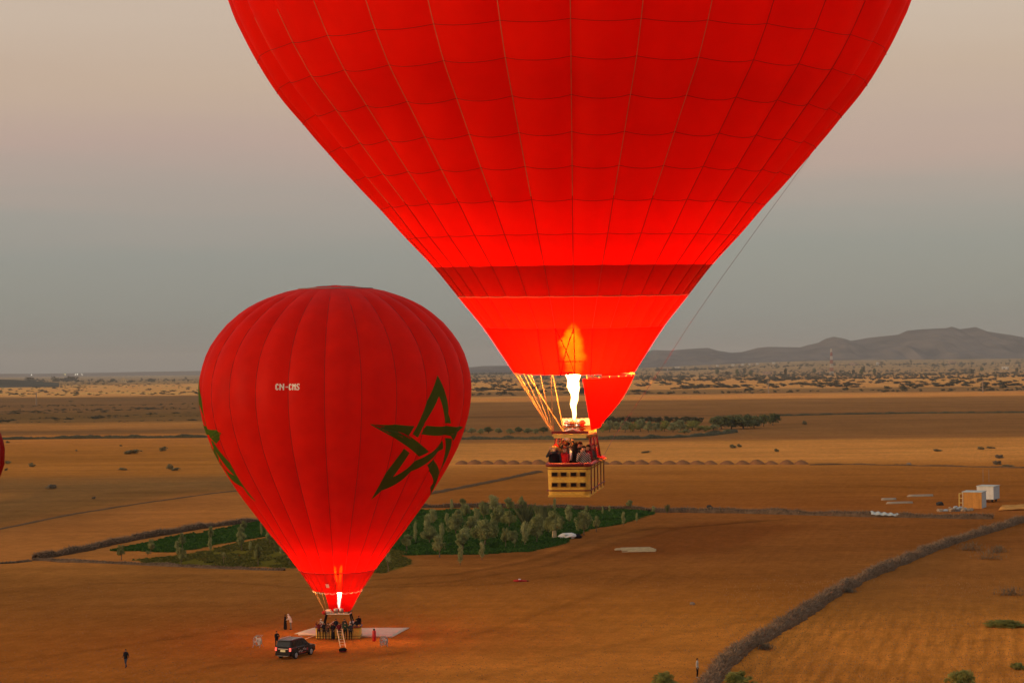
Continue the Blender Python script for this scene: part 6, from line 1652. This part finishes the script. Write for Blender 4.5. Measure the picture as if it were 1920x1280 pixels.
# cabins ------------------------------------------------------------------
def cabin(px, py, w, h, l, yaw_, name, label, front, side, roof, raised=0.0):
    p = GP(px, py); c = empty(name, p, yaw_, label, 'cabin')
    for i in range(4):                                   # front panels with joints
        MB().box((-w / 2 + w * (i + .5) / 4, -l / 2, raised + h / 2), (w / 4 - .03, .08, h)).build('panel', front, c)
    for s in (-1, 1):
        for i in range(5): MB().box((s * w / 2, -l / 2 + .06 + (l - .12) * (i + .5) / 5, raised + h / 2), (.08, (l - .12) / 5 - .03, h)).build('panel', side, c)
    MB().box((0, 0, raised + h / 2), (w - .1, l - .1, h - .04)).build('core', side, c); MB().box((0, 0, raised + h + .07), (w + .25, l + .25, .12)).build('roof', roof, c)
    return c, p
c, p = cabin(1827, 950.5, 3.7, 3.1, 4.6, R(-24), 'site_cabin', 'ochre fronted square cabin with pale flat roof near the hedge corner', M['cab_orange'], M['cab_grey'], M['cab_roof'])
MB().box((.9, -2.36, 1.0), (.9, .06, 2.0)).build('door', M['cab_orange'], c); MB().box((-1.75, -2.37, 1.55), (.12, .06, 3.0)).build('corner_post', M['wood'], c)
c, p = cabin(1853, 939.5, 3.4, 2.55, 4.4, R(-29), 'trailer_cabin', 'white raised cabin standing behind the ochre one', M['cab_white'], M['cab_grey'], M['cab_roof'], .62)
for x in (-1.2, 1.2):
    for y in (-1.5, 1.5):
        t = MB(); t.lathe([(.1, -.1), (.36, -.1), (.38, 0), (.36, .1), (.1, .1)], (x, y, .37), 14, 0, 'x'); t.build('wheel', M['tyre'], c, True)
MB().box((0, 0, .56), (3.0, 4.2, .12)).build('chassis', M['black'], c)
for x in (-1.0, .2): MB().tube([(x, 0, 3.9), (x, 0, 6.6)], .03, 4).build('aerial', M['grey_metal'], c)
p = GP(1803, 950); c = empty('metal_frame', p, R(-10), 'orange metal frame of posts beside the ochre cabin', 'frame'); s = scale_at(p)
for x in (-.45, .45):
    for y in (-.5, .5): MB().tube([(x, y, 0), (x, y, 2.7)], .07, 5).build('post', M['brass'], c)
for z in (.9, 1.8, 2.7):
    for y in (-.5, .5): MB().tube([(-.45, y, z), (.45, y, z)], .055, 5).build('crossbar', M['brass'], c)
    for x in (-.45, .45): MB().tube([(x, -.5, z), (x, .5, z)], .055, 5).build('crossbar', M['brass'], c)
rnd = random.Random(4)
p = GP(1794, 957); c = empty('rubble_heap', p, 0, 'grey heap of stones and junk in front of the ochre cabin', 'rubble')
for i in range(46):
    r = rnd.uniform(.25, .6); b = MB(); a = rnd.gauss(0, 1); b.ell((a * 1.25, rnd.gauss(0, .9), max(.1, .9 - abs(a) * .45) * rnd.random()), (r, r * .8, r * .7), 7, 5, 0, .25); b.build('stone', M['slab'] if i % 3 else M['cab_grey'], c)
# poles, mast, far buildings ------------------------------------------------
def pole(px, py, hpx, label):
    p = GP(px, py); s = scale_at(p); h = hpx / s; c = empty('utility_pole', p, 0, label, 'pole'); MB().tube([(0, 0, -.3), (0, 0, h)], [.52, .38], 6).build('post', M['pole'], c); MB().box((0, 0, h * .95), (1.6, .15, .15)).build('crossarm', M['pole'], c)
pole(68, 759, 24, 'thin pale pole in the dark fields at the far left'); pole(1441, 738, 26, 'thin pale pole by the sandy road behind the grove'); pole(1843, 736, 24, 'thin pale pole by the sandy road at the far right')
pole(1420, 800, 0.1, '') if False else None
d = 5200.0; x = 1558.5; X_ = (x - 960) / FPX * d; z0_ = gz(X_, d); hh = (hor(x) - 653) / FPX * d + CAMH - z0_
c = empty('radio_mast', (X_, d, z0_), R(20), 'tall lattice mast banded red and white under the mountains', 'mast'); nb_ = 7
for i in range(nb_):
    b = MB(); za, zb = hh * i / nb_, hh * (i + 1) / nb_; ra, rb_ = 4.2 - 3.0 * i / nb_, 4.2 - 3.0 * (i + 1) / nb_; ca = [(1, 1), (-1, 1), (-1, -1), (1, -1)]
    for k in range(4):
        (ax, ay), (bx_, by_) = ca[k], ca[(k + 1) % 4]; b.tube([(ax * ra, ay * ra, za), (ax * rb_, ay * rb_, zb)], .36, 4)
        zm = (za + zb) / 2; b.tube([(ax * ra, ay * ra, za), (bx_ * rb_, by_ * rb_, zb)], .28, 4); b.tube([(bx_ * ra, by_ * ra, za), (ax * rb_, ay * rb_, zb)], .28, 4)
    b.build('mast_section', M['tower_red'] if i % 2 else M['tower_white'], c)
for z in (.80, .9): MB().lathe([(.5, 0), (2.4, .2), (2.4, .9), (.5, 1.1)], (0, 0, hh * z), 10).build('antenna_dish', M['tower_white'], c)
x = 1251; d = 7600.0; X_ = (x - 960) / FPX * d; z0_ = gz(X_, d); c = empty('radio_mast', (X_, d, z0_), 0, 'small reddish tower among far trees, right of the big balloon', 'mast'); hh = 9 / FPX * d
for i in range(3): MB().box((0, 0, hh * (i + .5) / 3), (3.2 - i * .5, 3.2 - i * .5, hh / 3 - .2)).build('mast_section', M['mauve_wall'] if i % 2 == 0 else M['tower_white'], c)
def house(px, py, wpx, hpx, d, m_, label, two=True):
    X_ = (px - 960) / FPX * d; z_ = CAMH + (hor(px) - py) / FPX * d if False else gz(X_, d); w, h = wpx / FPX * d, hpx / FPX * d; c = empty('farm_building', (X_, d, z_), R(random.uniform(-12, 12)), label, 'building')
    MB().box((0, 0, h / 2), (w, w * .6, h)).build('wall', m_, c); MB().box((0, 0, h + h * .04), (w * 1.02, w * .62, h * .08)).build('parapet', m_, c)
    for i in range(3): MB().box((-w * .3 + w * .3 * i, -w * .3 - .05, h * .6), (w * .09, .2, h * .25)).build('window', M['opening'], c)
    MB().box((w * .42, -w * .3 - .05, h * .3), (w * .1, .2, h * .6)).build('door', M['opening'], c)
    if two: MB().box((-w * .15, 0, h * 1.25), (w * .4, w * .4, h * .42)).build('upper_storey', m_, c)
house(233, 717, 13, 6, 5100, M['cream_wall'], 'cream building on the far left plain')
house(1884, 694, 12, 4.5, 6900, M['white_wall'], 'long white shed on the plain under the right end of the mountains', False)
house(1899, 694, 5, 4, 6900, M['cream_wall'], 'small cream hut right of the long white shed'); house(1645, 678, 5, 4, 8600, M['white_wall'], 'small bright white house below the mountain foot'); house(1650, 678, 7, 3, 8800, M['mauve_wall'], 'low pinkish house beside the bright white one')
house(1438, 697, 18, 4, 6100, M['mauve_wall'], 'low pinkish farm building in the scrub right of the big balloon', False); house(1785, 676, 14, 3, 9000, M['mauve_wall'], 'pale pinkish farm at the mountain foot'); house(1600, 680, 16, 3, 8700, M['mauve_wall'], 'faint pinkish village house left of the bright white one')
VIL = [1208, 1266, 1272, 1330, 1345, 1374, 1385, 1392, 1404, 1412, 1420, 1450, 1461]
for i, x in enumerate(VIL): house(x, 682, 4 + i % 3, 2.2 + (i % 2), 9300 + 60 * i, M['white_wall'] if i % 3 else M['mauve_wall'], 'tiny far village house below the hills, %s from the left' % ordinal(i + 1), i % 2 == 0)
# distant lamps on the left horizon
LP = [(59, 702.4, 'lamp', 'far white light at the left end of the horizon lights'), (122, 701.8, 'lamp_yellow', 'far yellow light on the left horizon'), (141, 702, 'lamp', 'dimmer far light in the close pair on the left horizon'), (145, 701.6, 'lamp', 'bright far white light in the close pair on the left horizon'), (153.5, 701.8, 'lamp', 'far light at the right end of the horizon lights')]
for x, y, m_, lab in LP:
    p = P(x, y, 9000); gz_ = gz(p.x, p.y); o = empty('street_lamp', (p.x, p.y, gz_), 0, lab, 'lamp'); h = max(p.z - gz_, 6)
    MB().tube([(0, 0, 0), (0, 0, h - 1)], .3, 5).build('post', M['pole'], o); MB().ell((0, 0, h), (1.1 if 'dimmer' not in lab else .8, 1.1, 1.1), 8, 6).build('lamp_head', M[m_], o)
# ================================================================== HAZE
hz_m = bpy.data.materials.new('haze'); hz_m.use_nodes = True; t = hz_m.node_tree; t.nodes.clear()
o_ = t.nodes.new('ShaderNodeOutputMaterial'); v_ = t.nodes.new('ShaderNodeVolumePrincipled')
v_.inputs['Color'].default_value = (.76, .76, .76, 1); v_.inputs['Density'].default_value = 4.6e-5; v_.inputs['Anisotropy'].default_value = 0
t.links.new(v_.outputs[0], o_.inputs['Volume'])
b = MB(); S_ = 115000; b.box((0, 12000, 157), (S_ * 2, 40000, 326)); hz = b.build('haze', hz_m); tag(hz, 'thin dusty air over the plain', kind='stuff')
